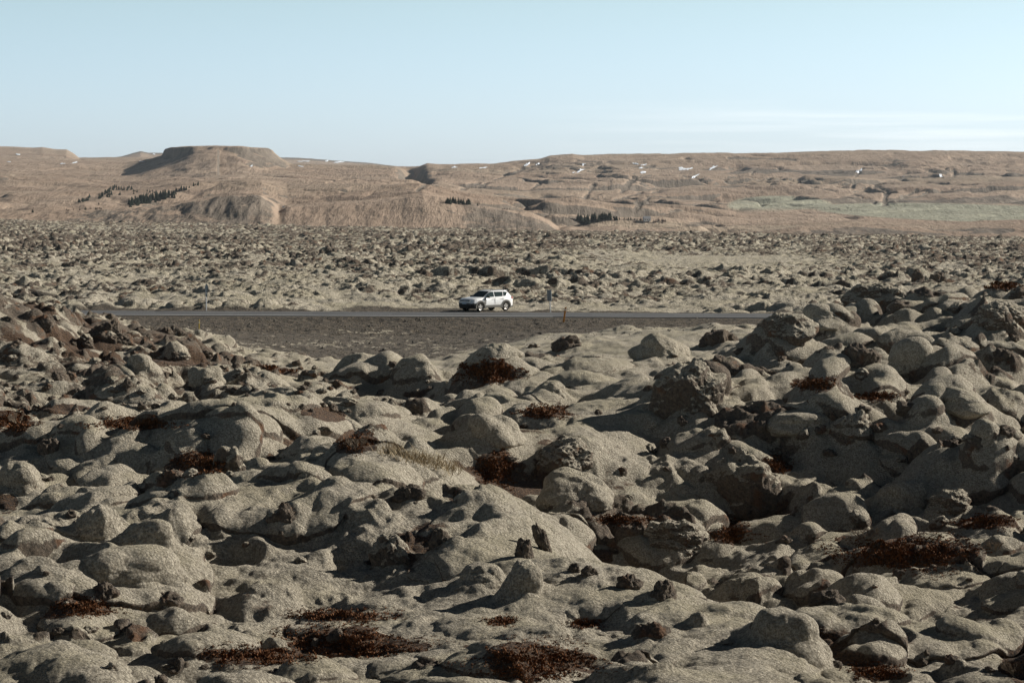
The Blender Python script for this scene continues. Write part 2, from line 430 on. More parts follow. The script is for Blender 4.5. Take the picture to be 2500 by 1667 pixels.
    crag = ss(.27 - .12 * rubble, .46, cn_) * near * (.45 + .7 * rubble) * (1 - .85 * smooth) + far * bnd * (1 - fsm) * ss(.11, .33, fbm(X, Y, 2.4, 4, 18, .6) + .25 * fbm(X, Y, 40, 2, 19))
    grain = grain + crag * (.12 + .34 * ridged(X, Y, .9, 4, 15, .6)) * (1 + .5 * far)
    RK = np.maximum(RK, np.clip(crag, 0, 1) * .95)
    RK = np.maximum(RK, rubble * 1.0 * ss(-.35, .05, fbm(X, Y, 1.3, 4, 16, .6)))
    led = led * .6 * np.clip(.55 + 1.2 * fbm(X, Y, 1.8, 3, 90), 0, 1)
    Z = Z + (Zs + H + led + grain - .38 * near * (1 - smooth)) * keep
    Z = Z + verge * fbm(X, Y, .7, 5, 12, .65) * .16 * (np.abs(Y - ry - ROAD_W / 2) > ROAD_W / 2 + .4)
    # flat bed under the road
    bed = ss(1.6, .4, np.abs(Y - ry - ROAD_W / 2) - ROAD_W / 2 - .1)
    Z = Z * (1 - bed) - .03 * bed
    # heath sits in the flatter ground between cushions
    hs = ss(.09, .36, fbm(X, Y, 2.6, 5, 77, .65)) * ss(.5, .08, H) * near * .95
    hs = np.maximum(hs, rubble * ss(-.35, .05, fbm(X, Y, 1.6, 4, 78, .65)) * ss(1.5, .4, H) * .72)
    hs = np.maximum(hs, far * ss(.25, .5, fbm(X, Y, 9, 3, 79)) * ss(.3, .1, H) * .55)
    hs = hs * keep * (1 - .8 * smooth)
    gv = verge * (1 - .6 * ss(.0, .5, fbm(X, Y, .5, 4, 81, .8) + .5 * fbm(X, Y, 7, 2, 82)) * ss(3, 8, t_near))
    # worn track beyond the road
    tr = np.exp(-((Y - (206 + 3 * np.sin(X / 9))) / 1.2) ** 2) * (ss(1380, 1700, PX) + ss(300, 120, PX)) * far
    gv = np.maximum(gv, tr); hs = np.where(tr > .4, hs + .1, hs)
    return X, Y, Z.astype(np.float32), OX * keep, OY * keep, RK * keep, hs, gv

U = .285
D1 = np.r_[np.linspace(2.2, 16, 120)[:-1], np.exp(np.arange(math.log(16), math.log(168), .00095))]
D2 = np.r_[D1[-1], np.exp(np.arange(math.log(D1[-1]) + .001, math.log(1065), .00125))]
us1 = np.linspace(-U, U, 960)
B = [  # centre x, base y, width, height in photograph pixels; kind; name; tilt; label
 (1685,1015,172,135,'half','lava_boulder',0,'largest craggy dark boulder with a moss cap, standing on the middle mound'),
 (1800,1262,225,165,'half','mossy_boulder',12,'huge overhanging moss covered boulder in the shadowed hollow right of centre'),
 (1945,1052,165,56,'moss','mossy_boulder',0,'broad flat mossy boulder on the slope right of the craggy boulder'),
 (2086,1062,92,62,'half','mossy_boulder',0,'round boulder half mossy half brown beside the broad flat boulder'),
 (1622,882,124,64,'moss','mossy_boulder',18,'elongated mossy boulder tilted down to the right on the skyline below the road'),
 (1383,860,84,48,'rock','lava_rock',0,'dark craggy rock at the top of the middle mound under the road'),
 (1211,868,86,36,'moss','mossy_boulder',-5,'pale smooth boulder against the gravel bank below the car'),
 (1755,845,100,56,'rock','lava_rock',5,'pile of dark craggy rock beside the right end of the road'),
 (1900,832,130,80,'half','lava_outcrop',-15,'dark mossy outcrop covering the right end of the road'),
 (2010,790,96,40,'moss','mossy_boulder',0,'mossy boulder perched above the dark outcrop on the right hill'),
 (2145,752,150,76,'half','mossy_boulder',0,'large mossy hump on the crest of the right hill'),
 (2092,908,120,92,'rock','lava_rock',20,'rough brown rock standing up among cushions on the right hill'),
 (2235,905,120,60,'moss','mossy_boulder',0,'mossy cushion right of the rough brown rock'),
 (2330,1010,150,58,'moss','mossy_boulder',0,'large rounded mossy boulder in the right hill side'),
 (427,876,64,50,'moss','mossy_boulder',10,'pale smooth egg shaped boulder on the left rubble slope'),
 (500,936,70,38,'moss','mossy_boulder',0,'flat topped pale boulder below the egg shaped one'),
 (352,914,62,42,'moss','mossy_boulder',0,'light mossy boulder on the left rubble slope near reddish heath'),
 (876,934,42,27,'moss','mossy_boulder',0,'small round pale stone near the foot of the gravel bank'),
 (1272,1462,108,100,'moss','mossy_boulder',8,'egg shaped fuzzy boulder in the near foreground'),
 (1175,1440,112,68,'moss','mossy_boulder',0,'lumpy cushion boulder left of the fuzzy egg shaped boulder'),
 (228,1322,122,98,'moss','mossy_boulder',0,'big round mossy boulder on the left above the black hollow'),
 (345,1342,120,80,'moss','mossy_boulder',0,'mossy boulder joined to the right of the big round one on the left'),
 (262,1425,205,90,'moss','mossy_boulder',0,'wide low mossy boulder in front of the black hollow on the left'),
 (38,1205,125,72,'moss','mossy_boulder',0,'large pale mossy boulder cut by the left edge of the picture'),
 (414,1192,76,62,'rock','lava_rock',0,'bare brown rock between mossy cushions on the left'),
 (130,1108,62,52,'rock','lava_rock',0,'dark rough rock on the left beside a pale cushion'),
 (262,1460,68,58,'rock','lava_rock',0,'pointed brown rock standing alone in the lower left'),
 (396,1485,88,52,'rock','lava_rock',10,'cluster of dark rock lumps in the lower left foreground'),
 (696,1290,74,70,'rock','lava_rock',0,'upright brown rock among moss left of centre foreground'),
 (962,1385,90,98,'half','lava_rock',-15,'rusty brown rock with mossy back in the foreground centre'),
 (1278,1362,50,62,'rock','lava_rock',0,'smooth grey oval rock on the near ridge'),
 (1332,1345,36,84,'rock','lava_slab',-18,'thin standing slab of rock on the near ridge'),
 (1078,1332,60,52,'rock','lava_rock',0,'dark rock sunk in moss on the near ridge left of the slab'),
 (1532,1437,66,44,'rock','lava_rock',0,'dark block at the edge of the near ridge'),
 (1612,1470,76,68,'rock','lava_rock',20,'broken dark rock on the right shoulder of the near ridge'),
 (1585,1562,96,58,'rock','lava_rock',-10,'crumbling dark rock in the foreground right of the red heath'),
 (1648,1345,160,76,'half','mossy_boulder',8,'knobbly cluster of mossy lumps in the gully behind the ridge'),
 (1910,1590,185,110,'moss','mossy_boulder',0,'large rounded cushion boulder in the lower right hollow'),
 (430,1652,92,48,'rock','lava_rock',0,'low dark rock at the bottom edge left of centre'),
 (1350,975,70,52,'moss','mossy_boulder',0,'round mossy boulder on the top of the middle mound'),
 (2320,1250,105,52,'half','mossy_boulder',0,'brown faced boulder in the shaded right slope'),
 (2180,1235,130,70,'moss','mossy_boulder',0,'big smooth cushion boulder with black shadow on the right'),
 (1735,1098,90,58,'half','mossy_boulder',0,'mossy boulder just below the craggy boulder'),
 (1200,1078,120,70,'moss','mossy_boulder',0,'stacked mossy lumps on the left flank of the middle mound'),
 (1385,1150,160,86,'half','mossy_boulder',0,'rounded boulder with a dark cave like front in the middle mound'),
 (1420,1228,150,80,'moss','mossy_boulder',0,'bulging cushion at the bottom of the middle mound'),
 (820,1572,60,40,'rock','lava_rock',0,'brown rock poking out of the red heath in the foreground'),
 (680,1590,62,34,'moss','mossy_boulder',0,'small pale cushion at the left end of the red heath'),
 (95,800,70,46,'rock','lava_rock',0,'dark rock on the left slope near the left edge'),
 (270,840,110,60,'rock','lava_outcrop',10,'dark split outcrop on the upper left rubble slope'),
 (2030,1475,90,40,'rock','lava_rock',0,'dark rock at the left end of the long heath band on the right'),
 (2400,1085,90,50,'moss','mossy_boulder',0,'domed cushion near the right edge'),
 (2440,800,120,60,'half','lava_outcrop',0,'shadowed outcrop near the right edge of the right hill'),
 (2290,690,46,26,'rock','lava_rock',0,'small spiky dark rock on the right skyline'),
 (2240,686,34,30,'rock','lava_rock',10,'small pointed dark rock left of the spiky one on the right skyline'),
 (1700,1530,50,34,'moss','mossy_boulder',0,'small knob of moss on the near ridge at lower right'),
 (1400,1400,34,26,'rock','lava_rock',0,'little dark stone on the smooth moss of the near ridge'),
 (1440,1405,46,30,'rock','lava_rock',0,'little brown stone on the near ridge right of the dark one'),
 (550,1150,74,60,'half','lava_rock',0,'rusty boulder behind the small heath patch on the left'),
 (1000,1230,110,60,'rock','lava_outcrop',0,'long dark rock outcrop on the near ridge left of centre'),
]

T = [list(terrain(us1, D1)), list(terrain(us1, D2))]
GD = np.r_[D1, D2[1:]]; GZ = np.vstack([T[0][2], T[1][2][1:]])
GOX = np.vstack([T[0][3], T[1][3][1:]]); GOY = np.vstack([T[0][4], T[1][4][1:]])      # how far cushions bulge sideways
def zat(x, y):
    u = x / y; c = (u + U) / (2 * U) * (len(us1) - 1); r = np.interp(y, GD, np.arange(len(GD)))
    c = min(max(c, 0), len(us1) - 2); c0 = int(c); r0 = min(int(r), len(GD) - 2); fc, fr = c - c0, r - r0
    return float((GZ[r0, c0] * (1 - fc) + GZ[r0, c0 + 1] * fc) * (1 - fr) + (GZ[r0 + 1, c0] * (1 - fc) + GZ[r0 + 1, c0 + 1] * fc) * fr)
def hit(px, py, dmin=14):
    """where the sight line of a photograph pixel first meets the ground"""
    u, w_ = ray(px, py)
    c = (u + U) / (2 * U) * (len(us1) - 1); c = int(round(min(max(c, 0), len(us1) - 1)))
    zl = EYE + w_ * GD
    k = np.where((GZ[:, c] >= zl) & (GD > dmin))[0]
    if len(k) == 0: return None
    d = GD[k[0]]
    return Vector((u * d + float(GOX[k[0], c]), d + float(GOY[k[0], c]), float(GZ[k[0], c])))

# the moss cover swells up round each large boulder
SPOT = []
for cx, by, wpx, hpx, kind, name, tilt, lab in B:
    h = hit(cx, by); SPOT.append(h)
    if h is None: continue
    mpp = h.y / FPX; rx, rz = wpx * mpp / 2, hpx * mpp
    if kind == 'rock' and wpx < 70: continue
    for X, Y, Z in (T[0][:3],):
        r0, r1 = np.searchsorted(D1, [h.y - 3 * rx, h.y + 4 * rx]); sl = slice(r0, r1)
        yc = h.y + rx * .7; xc = h.x * yc / h.y
        rr_ = np.hypot((X[sl] - xc), (Y[sl] - yc)) / (rx * 1.55) * (1 + .35 * fbm(X[sl], Y[sl], rx * 1.3, 2, 33))
        Z[sl] += rz * (.34 if kind == 'moss' else .2) * ss(1.0, .35, rr_)
GZ = np.vstack([T[0][2], T[1][2][1:]])
# red heath and pale patches at the places the photograph shows them (centre and size in photograph pixels)
HEATH = [(1308,1612,150,46),(840,1568,170,38),(640,1600,130,26),(840,1504,125,18),(2212,1352,160,40),(2405,1276,70,16),(1797,1302,58,26),
 (1190,912,66,26),(500,1132,70,26),(1990,941,46,16),(2140,970,50,10),(1212,1148,44,40),(1330,1008,60,16),(212,1483,86,24),(1893,1138,38,20),
 (1520,1271,66,10),(865,1076,40,26),(1223,1516,38,13),(1426,1524,44,11),(320,1036,96,14),(32,1030,44,24),(2140,1640,70,22),(660,905,60,10),(2440,700,46,8),
 (430,880,90,14),(800,1010,60,14),(150,1000,60,12),(15,1225,30,22),(2480,1600,40,50)]
for t in T[:1]:
    X, Y, Z = t[0], t[1], t[2]
    PXg, PYg = project(X, Y, Z)
    wob = 1.5 * fbm(X, Y, .9, 5, 91, .6)
    for cx, cy, rx, ry_ in HEATH:
        h = hit(cx, cy)
        if h is None: continue
        q_ = ((PXg - cx) / rx) ** 2 + ((PYg - cy) / ry_) ** 2; e = 1 - q_ + wob * np.clip(q_ * 1.4, .3, 1.6)
        g = ss(-.15, .45, e) * (np.abs(Y - h.y) < .25 * h.y)
        t[6] = np.maximum(t[6], g)
        t[5] = t[5] * (1 - g)
for nm, t in zip(('moss_ground', 'lava_plain'), T):
    X, Y, Z, OX, OY, RK, hs, gv = t
    if nm == 'lava_plain': Z = Z - np.maximum(0, Y - 1040) * 1.2      # the plain breaks off into the river valley
    tag(grid_mesh(nm, X + OX, Y + OY, Z, (RK, hs, gv), M_ground if nm == 'moss_ground' else M_plain), kind='structure')
del T
# the same ground carried on to either side of the view
for s0, s1 in ((-1.4, -U), (U, 1.4)):
    uu = np.linspace(s0, s1, 240); DD = np.exp(np.arange(math.log(2.2), math.log(1040), .006))
    X, Y, Z, OX, OY, RK, hs, gv = terrain(uu, DD)
    tag(grid_mesh('moss_ground', X + OX, Y + OY, Z, (RK, hs, gv), M_ground), kind='structure')
u0 = np.linspace(-1.4, 1.4, 90); yy = np.linspace(-40, 2.3, 60)
X = np.repeat((u0 * 40)[None, :], 60, 0); Y = np.repeat(yy[:, None], 90, 1)
me_z = np.full_like(X, 6.45) + .3 * fbm(X, Y, 5, 3, 3)
tag(grid_mesh('moss_ground', X, Y, me_z, (X * 0, X * 0, X * 0), M_ground), kind='structure')
# ---------------------------------------------------------------- hills beyond the lava plain
def curve(D, pts):
    a = np.array(pts, float); return D, a[:, 0], a[:, 1]
CUR = [
 curve(1500, [(0,556),(600,566),(1000,570),(1400,576),(1900,588),(2500,597)]),
 curve(1620, [(-400,530),(98,521),(255,513),(425,504),(520,488),(574,479),(638,481),(663,498),(682,516),(701,508),(800,503),(935,491),(1034,478),(1100,486),(1204,507),(1300,522),(1340,541),(1365,558),(1391,554),(1439,560),(1510,558),(1595,563),(1700,567),(1768,577),(1900,562),(1955,553),(2091,554),(2210,558),(2320,565),(2390,560),(2500,556)]),
 curve(2000, [(0,500),(300,497),(600,470),(640,470),(700,492),(900,480),(1034,468),(1150,492),(1300,513),(1500,532),(1600,537),(1750,548),(1950,543),(2100,538),(2500,537)]),
 curve(2800, [(0,455),(300,462),(500,442),(700,440),(1000,442),(1150,470),(1300,485),(1500,492),(1800,503),(2100,505),(2500,497)]),
 curve(3700, [(0,418),(300,426),(600,410),(1000,422),(1200,432),(1500,425),(1800,435),(2100,442),(2500,435)]),
 curve(4500, [(0,392),(200,396),(400,397),(530,394),(700,400),(935,404),(1000,406),(1025,405),(1044,398),(1075,401),(1197,400),(1252,394),(1320,388),(1340,381),(1396,376),(1425,381),(1544,381),(1646,377),(1782,372),(1938,371),(2074,366.5),(2142,366.5),(2329,368),(2500,372),(3000,380)]),
 curve(5200, [(0,390),(200,394),(400,402),(700,408),(1000,415),(1400,385),(2000,378),(3000,385)]),
 curve(6600, [(-400,362),(0,358),(85,361),(106,359),(140,364),(166,365),(183,375),(196,385),(298,384),(404,386),(700,420),(2500,405)]),
 curve(7600, [(-400,380),(300,400),(1000,425),(2500,420)]),
 curve(9600, [(-400,390),(200,392),(298,384),(327,375),(346,370),(366,374),(404,374),(450,378),(640,383),(680,384),(731,385),(787,390),(906,398),(960,405),(1100,425),(2500,430)]),
 curve(10400, [(-400,420),(1000,430),(2500,440)]),
]
# gullies, ravines and dark outcrops where the photograph shows them
STROKES = [(3.5, [(1170,456),(1190,445),(1238,428),(1282,411),(1316,401)]), (4, [(1292,464),(1316,449),(1326,442)]), (4.5, [(1428,483),(1438,469),(1449,452)]),
 (6, [(1518,469),(1530,452),(1547,438)]), (5, [(1503,489),(1530,479),(1564,472)]), (5, [(1551,510),(1575,489),(1598,469),(1636,459)]), (4, [(1129,462),(1146,452),(1170,445)]),
 (5, [(1020,464),(1041,449),(1056,442)]), (5, [(1000,418),(1020,432),(1034,442)]), (5, [(1459,408),(1476,413)]), (6, [(1574,408),(1592,408)]), (4, [(2081,462),(2084,438),(2105,411)]),
 (6, [(2162,500),(2159,483),(2169,466),(2139,455)]), (4, [(2190,490),(2210,478),(2237,466)]), (5, [(2050,481),(2088,476),(2135,493)]), (4, [(1833,427),(1846,411)]), (5, [(1870,411),(1900,415)]),
 (4, [(2329,428),(2346,422),(2394,425)]), (3.5, [(2285,459),(2329,462),(2356,467)]), (3.5, [(1938,459),(1999,459),(2040,466)]), (4, [(802,446),(835,438),(866,440)]), (3.5, [(1780,386),(1860,385),(1940,389)]),
 (6, [(1092,514),(1110,520)]), (6, [(1130,512),(1165,516)]), (9, [(1200,541),(1222,534),(1245,541)]), (6, [(1265,551),(1300,546)]), (10, [(1305,556),(1345,548)]), (7, [(1395,562),(1436,563)]), (5, [(1600,567),(1690,572)]),
 (7, [(1960,560),(2010,566)]), (8, [(2085,560),(2075,578)]), (6, [(2120,566),(2200,566),(2215,578)]), (6, [(2370,562),(2470,564)]), (3, [(1730,495),(1752,494)]), (4, [(1950,436),(1980,441)]), (5, [(1640,444),(1655,440)])]
def hills_grid():
    us = np.linspace(-.285, .285, 980)
    D = np.r_[np.linspace(1066, 1480, 12)[:-1], np.exp(np.arange(math.log(1480), math.log(10400), .0022))]
    X = (us[None, :] * D[:, None]); Y = np.repeat(D[:, None], len(us), 1)
    PX = 1250 + FPX * us
    kn = [(1066, np.full(len(us), -22.)), (1300, np.full(len(us), -20.))]
    for d, a, b in CUR:
        py = np.interp(PX, a, b)
        u_, w_ = ray(PX, py); kn.append((d, EYE + w_ * d))
    kd = np.array([k[0] for k in kn]); kz = np.array([k[1] for k in kn])
    Z = np.empty_like(X)
    i = np.clip(np.searchsorted(kd, D) - 1, 0, len(kd) - 2)
    f = ((D - kd[i]) / (kd[i + 1] - kd[i]))
    fs = f * .5 + .5 * f * f * (3 - 2 * f)
    Z = kz[i] * (1 - fs[:, None]) + kz[i + 1] * fs[:, None]
    PXg = 1250 + FPX * X / Y
    def near_sky(d, wd): return 1 - .8 * np.exp(-((Y - d) / wd) ** 2)
    rel = ss(1560, 2100, Y) * near_sky(4500, 450) * near_sky(6600, 900) * near_sky(9600, 1500)
    right = ss(950, 1350, PXg)
    rel = rel * (1 - .75 * ss(1700, 1850, PXg) * ss(2950, 2700, Y))
    # folds and gullies running down the slopes
    xr = X * .80 + Y * .6; yr = -X * .6 + Y * .80
    g = ridged(xr * .55 + 60 * fbm(X, Y, 300, 3, 5), yr * 1.25, 420, 4, 31, .55)
    g2 = ridged(X + 30 * fbm(X, Y, 120, 3, 7), Y * .8, 150, 4, 37, .55)
    gul = ss(.30, .85, g)
    Z = Z + rel * (11 * fbm(X, Y, 500, 4, 41) + 4.5 * fbm(X, Y, 110, 4, 43))
    Z = Z - rel * gul * (11 + 22 * right) - rel * ss(.3, .9, g2) * (5 + 9 * right)
    # stepped outcrops
    st = fbm(X, Y, 260, 4, 51)
    Z = Z + rel * 2 * ss(.10, .19, st) * (.3 + right) + rel * 2 * ss(-.18, -.12, st)
    # gorge cut between the left and the right hills
    gorge = np.exp(-((PXg - (1020 - (Y - 3000) * .02 + 16 * fbm(X, Y, 180, 3, 55))) / 22) ** 2) * ss(2500, 3200, Y) * ss(4500, 4000, Y)
    Z = Z - 34 * gorge
    # table mountain
    edge = .10 * fbm(X, Y, 60, 4, 61)
    mx_ = (PXg - 534) / 130; my_ = (Y - 4300) / np.where(Y < 4300, 620, 330)
    rr = (np.abs(mx_) ** 3 + np.abs(my_) ** 3) ** (1 / 3) + edge
    topy = np.interp(PXg, [400, 419, 468, 530, 595, 617, 655, 664], [366, 361, 358, 357, 358, 361, 363, 366])
    ztop = EYE + ray(PXg, topy)[1] * np.minimum(Y, 4350)
    cl_ = np.clip((490 - PXg) / 70, .2, 1); prof = ss(1.03, .98, rr) * .36 * cl_ + np.clip(1 - (rr - .98) / np.where(mx_ > 0, .40, .8), 0, 1) ** 1.4 * (1 - .36 * cl_)
    Z = np.where(rr < 2.1, Z * (1 - prof) + np.maximum(ztop, Z) * prof, Z)
    Z = Z + fbm(X, Y, 30, 4, 63) * 1.3 * ss(1520, 1700, Y)
    # cliff of the lower bluff with fluted face
    face = ss(1480, 1510, Y) * ss(1700, 1640, Y)
    dark = np.clip(ss(60, 300, PXg) * ss(690, 655, PXg) + .0, 0, 1)
    Z = Z + face * fbm(X, Y * .3, 9, 4, 67) * 2.2 * (.4 + .6 * dark)
    # slope
    dzy = np.gradient(Z, D, axis=0); dzx = np.gradient(Z, axis=1) / np.maximum(np.gradient(X, axis=1), 1e-3)
    slope = np.hypot(dzy, dzx)
    rk = rel * (1.3 * gul * ss(-.1, .4, fbm(X, Y, 140, 4, 71) + .25) * (.3 + .7 * right) + ss(.34, .6, slope) * .9)
    blotch = ss(.26, .5, fbm(xr * .6, yr * 1.3, 170, 5, 73)) * rel * (.35 + .65 * right)
    rk = np.maximum(rk, blotch * .9)
    rk = np.maximum(rk, gorge * ss(.3, .7, .5 + fbm(X, Y, 60, 3, 75)))
    rk = np.maximum(rk, face * dark * ss(.07, .16, slope) * (.55 + .45 * ss(-.2, .2, fbm(X, Y * .4, 40, 3, 78))))
    lowb = face * ss(-.12, .15, fbm(X, Y, 42, 4, 77)) * ss(1080, 1150, PXg)
    rk = np.maximum(rk, lowb * .6)
    rk = np.maximum(rk, ((rr < 1.1) & (slope > .28)) * np.clip((500 - PXg) / 60, 0, 1) * .9)
    rk = np.maximum(rk, ss(8800, 9300, Y) * .75)
    P, Q = project(X, Y, Z)
    def ell(cx, cy, rx, ry, s=0): return ss(-.1, .15, 1 - ((P - cx) / rx) ** 2 - ((Q - cy - s * (P - cx)) / ry) ** 2)
    fld = ell(1905, 502, 130, 24) * ss(520, 505, Q - .10 * (P - 1905) * 0) * (1 - ell(1975, 527, 90, 16))
    fld = np.maximum(fld, ell(2380, 520, 400, 22, .03) * ss(1960, 2000, P))
    fld = fld * (Y > 1900)
    straw = np.maximum(ell(1560, 548, 120, 10), ell(1900, 558, 260, 8)) * (Y > 1700)
    rk = rk * (1 - fld) * (1 - .8 * straw)
    wn = fbm(X, Y, 70, 4, 85, .6)
    cut = np.zeros_like(Z)
    for wd, pts in STROKES:
        for (x0, y0), (x1, y1) in zip(pts[:-1], pts[1:]):
            t = np.clip(((P - x0) * (x1 - x0) + (Q - y0) * (y1 - y0)) / ((x1 - x0) ** 2 + (y1 - y0) ** 2), 0, 1)
            d = np.hypot(P - x0 - t * (x1 - x0), (Q - y0 - t * (y1 - y0)) * 1.5)
            cut = np.maximum(cut, ss(1.35, .4, d / wd + 2.2 * wn))
    rk = np.maximum(rk, cut * .95)
    Z = Z - cut * 2.0 * ss(1560, 2400, Y)
    o = grid_mesh('hills', X.astype(np.float32), Y.astype(np.float32), Z.astype(np.float32), (rk, fld, straw), M_hill)
    tag(o, kind='structure')
    return us, D, Z

def hill_material():
    m, nt, b = new_mat('dry_grass_hills')
    pos = nt.nodes.new('ShaderNodeNewGeometry').outputs['Position']
    s = attr(nt)
    n1 = noise(nt, .004, 8, .6, pos); n2 = noise(nt, .05, 7, .7, pos); n3 = noise(nt, .0016, 4, .5, pos)
    mpn = nt.nodes.new('ShaderNodeMapping'); mpn.inputs['Scale'].default_value = (.12, .02, .02); nt.links.new(pos, mpn.inputs[0])
    flute = noise(nt, 1.0, 6, .7, mpn.outputs[0])
    c = mix(nt, maprange(nt, n1, .36, .64), (.300, .218, .160), (.385, .292, .222))
    c = mix(nt, math_(nt, 'MULTIPLY', maprange(nt, n3, .5, .68), .7), c, (.27,.215,.155))
    c = mix(nt, math_(nt, 'MULTIPLY', maprange(nt, n2, .46, .72), .45), c, (.170, .130, .092))
    c = mix(nt, math_(nt, 'MULTIPLY', s[2], .7), c, (.42, .335, .25))
    fg = mix(nt, maprange(nt, n2, .35, .65), (.275, .28, .21), (.34, .335, .26))
    c = mix(nt, math_(nt, 'MULTIPLY', s[1], .9), c, fg)
    rk = mix(nt, maprange(nt, flute, .35, .66), (.085, .074, .062), (.20, .168, .135))
    mp2 = nt.nodes.new('ShaderNodeMapping'); mp2.inputs['Scale'].default_value = (.007, .012, .05); nt.links.new(pos, mp2.inputs[0])
    stk = noise(nt, 1.0, 8, .65, mp2.outputs[0])
    c = mix(nt, math_(nt, 'MULTIPLY', maprange(nt, stk, .55, .68), .35), c, (.15, .12, .085))
    c = mix(nt, math_(nt, 'MULTIPLY', maprange(nt, stk, .42, .30), .3), c, (.47, .37, .27))
    rf = maprange(nt, math_(nt, 'ADD', s[0], math_(nt, 'MULTIPLY', math_(nt, 'ADD', n2, -.5), 1.2)), .36, .60)
    c = mix(nt, math_(nt, 'MULTIPLY', rf, .85), c, rk)
    nt.links.new(c, b.inputs['Base Color'])
    bump(nt, b, math_(nt, 'ADD', math_(nt, 'MULTIPLY', n2, 3.0), math_(nt, 'MULTIPLY', flute, 3.0)), .9, 1.0)
    return m
M_hill = hill_material()
HU, HD, HZ = hills_grid()
def hit_hill(px, py, dmin=1450):
    u, w_ = ray(px, py)
    c = int(round((u + .285) / .57 * (len(HU) - 1)))
    c = min(max(c, 0), len(HU) - 1)
    k = np.where((HZ[:, c] >= EYE + w_ * HD) & (HD > dmin))[0]
    if len(k) == 0: return None
    d = HD[k[0]]; return Vector((u * d, d, float(HZ[k[0], c])))
# valley floor under everything, out to the horizon
me = bpy.data.meshes.new('valley_floor')
me.from_pydata([(-30000, 1000, -60), (30000, 1000, -60), (30000, 40000, -60), (-30000, 40000, -60)], [], [(0, 1, 2, 3)])
me.materials.append(M_hill); tag_o = bpy.data.objects.new('valley_floor', me); col.objects.link(tag_o); tag(tag_o, kind='structure')

# ---------------------------------------------------------------- generic mesh helper
class MB:
    def __init__(s): s.v = []; s.f = []; s.m = []
    def add(s, vs, fs, mi=0):
        n = len(s.v); s.v += [tuple(v) for v in vs]; s.f += [tuple(i + n for i in f) for f in fs]; s.m += [mi] * len(fs)
    def tube(s, pts, rad, k=8, mi=0, cap=True):
        rings = []; n0 = len(s.v)
        for i, p in enumerate(pts):
            p = Vector(p); q = Vector(pts[min(i + 1, len(pts) - 1)]); o = Vector(pts[max(i - 1, 0)])
            d = (q - o).normalized(); a = d.orthogonal().normalized()
            if i: a = (pa - d * pa.dot(d)).normalized()
            pa = a; b = d.cross(a); r = rad[i] if hasattr(rad, '__len__') else rad
            for j in range(k):
                t = 2 * math.pi * j / k; s.v.append(tuple(p + (a * math.cos(t) + b * math.sin(t)) * r))
        for i in range(len(pts) - 1):
            for j in range(k):
                s.f.append((n0 + i * k + j, n0 + i * k + (j + 1) % k, n0 + (i + 1) * k + (j + 1) % k, n0 + (i + 1) * k + j)); s.m.append(mi)
        if cap:
            s.f.append(tuple(n0 + j for j in range(k))[::-1]); s.m.append(mi)
            s.f.append(tuple(n0 + (len(pts) - 1) * k + j for j in range(k))); s.m.append(mi)
    def box(s, c, d, mi=0, M=None):
        v = [Vector((c[0] + d[0] * x / 2, c[1] + d[1] * y / 2, c[2] + d[2] * z / 2)) for x in (-1, 1) for y in (-1, 1) for z in (-1, 1)]
        if M: v = [M @ p for p in v]
        s.add(v, [(0, 1, 3, 2), (4, 6, 7, 5), (0, 4, 5, 1), (2, 3, 7, 6), (0, 2, 6, 4), (1, 5, 7, 3)], mi)
    def build(s, name, mats, parent=None, smooth=False, bevel=0, flat_angle=None):
        me = bpy.data.meshes.new(name); me.from_pydata(s.v, [], s.f)
        for m in (mats if isinstance(mats, (list, tuple)) else [mats]): me.materials.append(m)
        me.polygons.foreach_set('material_index', s.m)
        if smooth: me.polygons.foreach_set('use_smooth', [True] * len(s.f))
        me.update()
        o = bpy.data.objects.new(name, me); col.objects.link(o)
        if bevel:
            b = o.modifiers.new('bevel', 'BEVEL'); b.width = bevel; b.segments = 2; b.limit_method = 'ANGLE'
        if parent: o.parent = parent
        return o
def empty(name, loc, rz=0, **kw):
    o = bpy.data.objects.new(name, None); col.objects.link(o); o.location = loc; o.rotation_euler.z = rz
    o.empty_display_size = .2
    return tag(o, **kw)

# ---------------------------------------------------------------- snow patches on the hills
M_snow = simple('old_snow', (.72, .76, .82), .8, vary=.08, scale=.05)
SNOW = [(44,378,7,2.4,.1),(152,401,8,1.8,-.1),(182,398,9,2,-.25),(345,395,8,1.4,0),(22,396,6,1.2,0),(352,390,10,1.2,0),(376,377,4,2,.2),(742,395,19,1.8,0),(826,397,16,2.6,-.1),
 (798,394,5,2,-.2),(734,407,8,1.6,.2),(1109,409,8,2.2,0),(1180,410.5,13,2,-.1),(1285,404,9,4.5,-.5),(1312,403,5,1.6,-.2),(1425,403,5,3,0),(1415,419,13,2.6,-.45),(1400,423,4,2,-.4),
 (1553,401,9,2,.1),(1572,404,10,2,-.1),(1570,422,9,3.2,-.1),(1565,411,6,2,0),(1665,413,11,5,.1),(1682,413,12,2.4,-.2),(1695,434,13,3,-.62),(1740,411,12,3,-.42),(2097,419,10,4.5,-.3),(2203,434,5,1.2,-.4),(2298,432,8,3,.5),(614,407,4,1.6,-.1)]
ns = 0
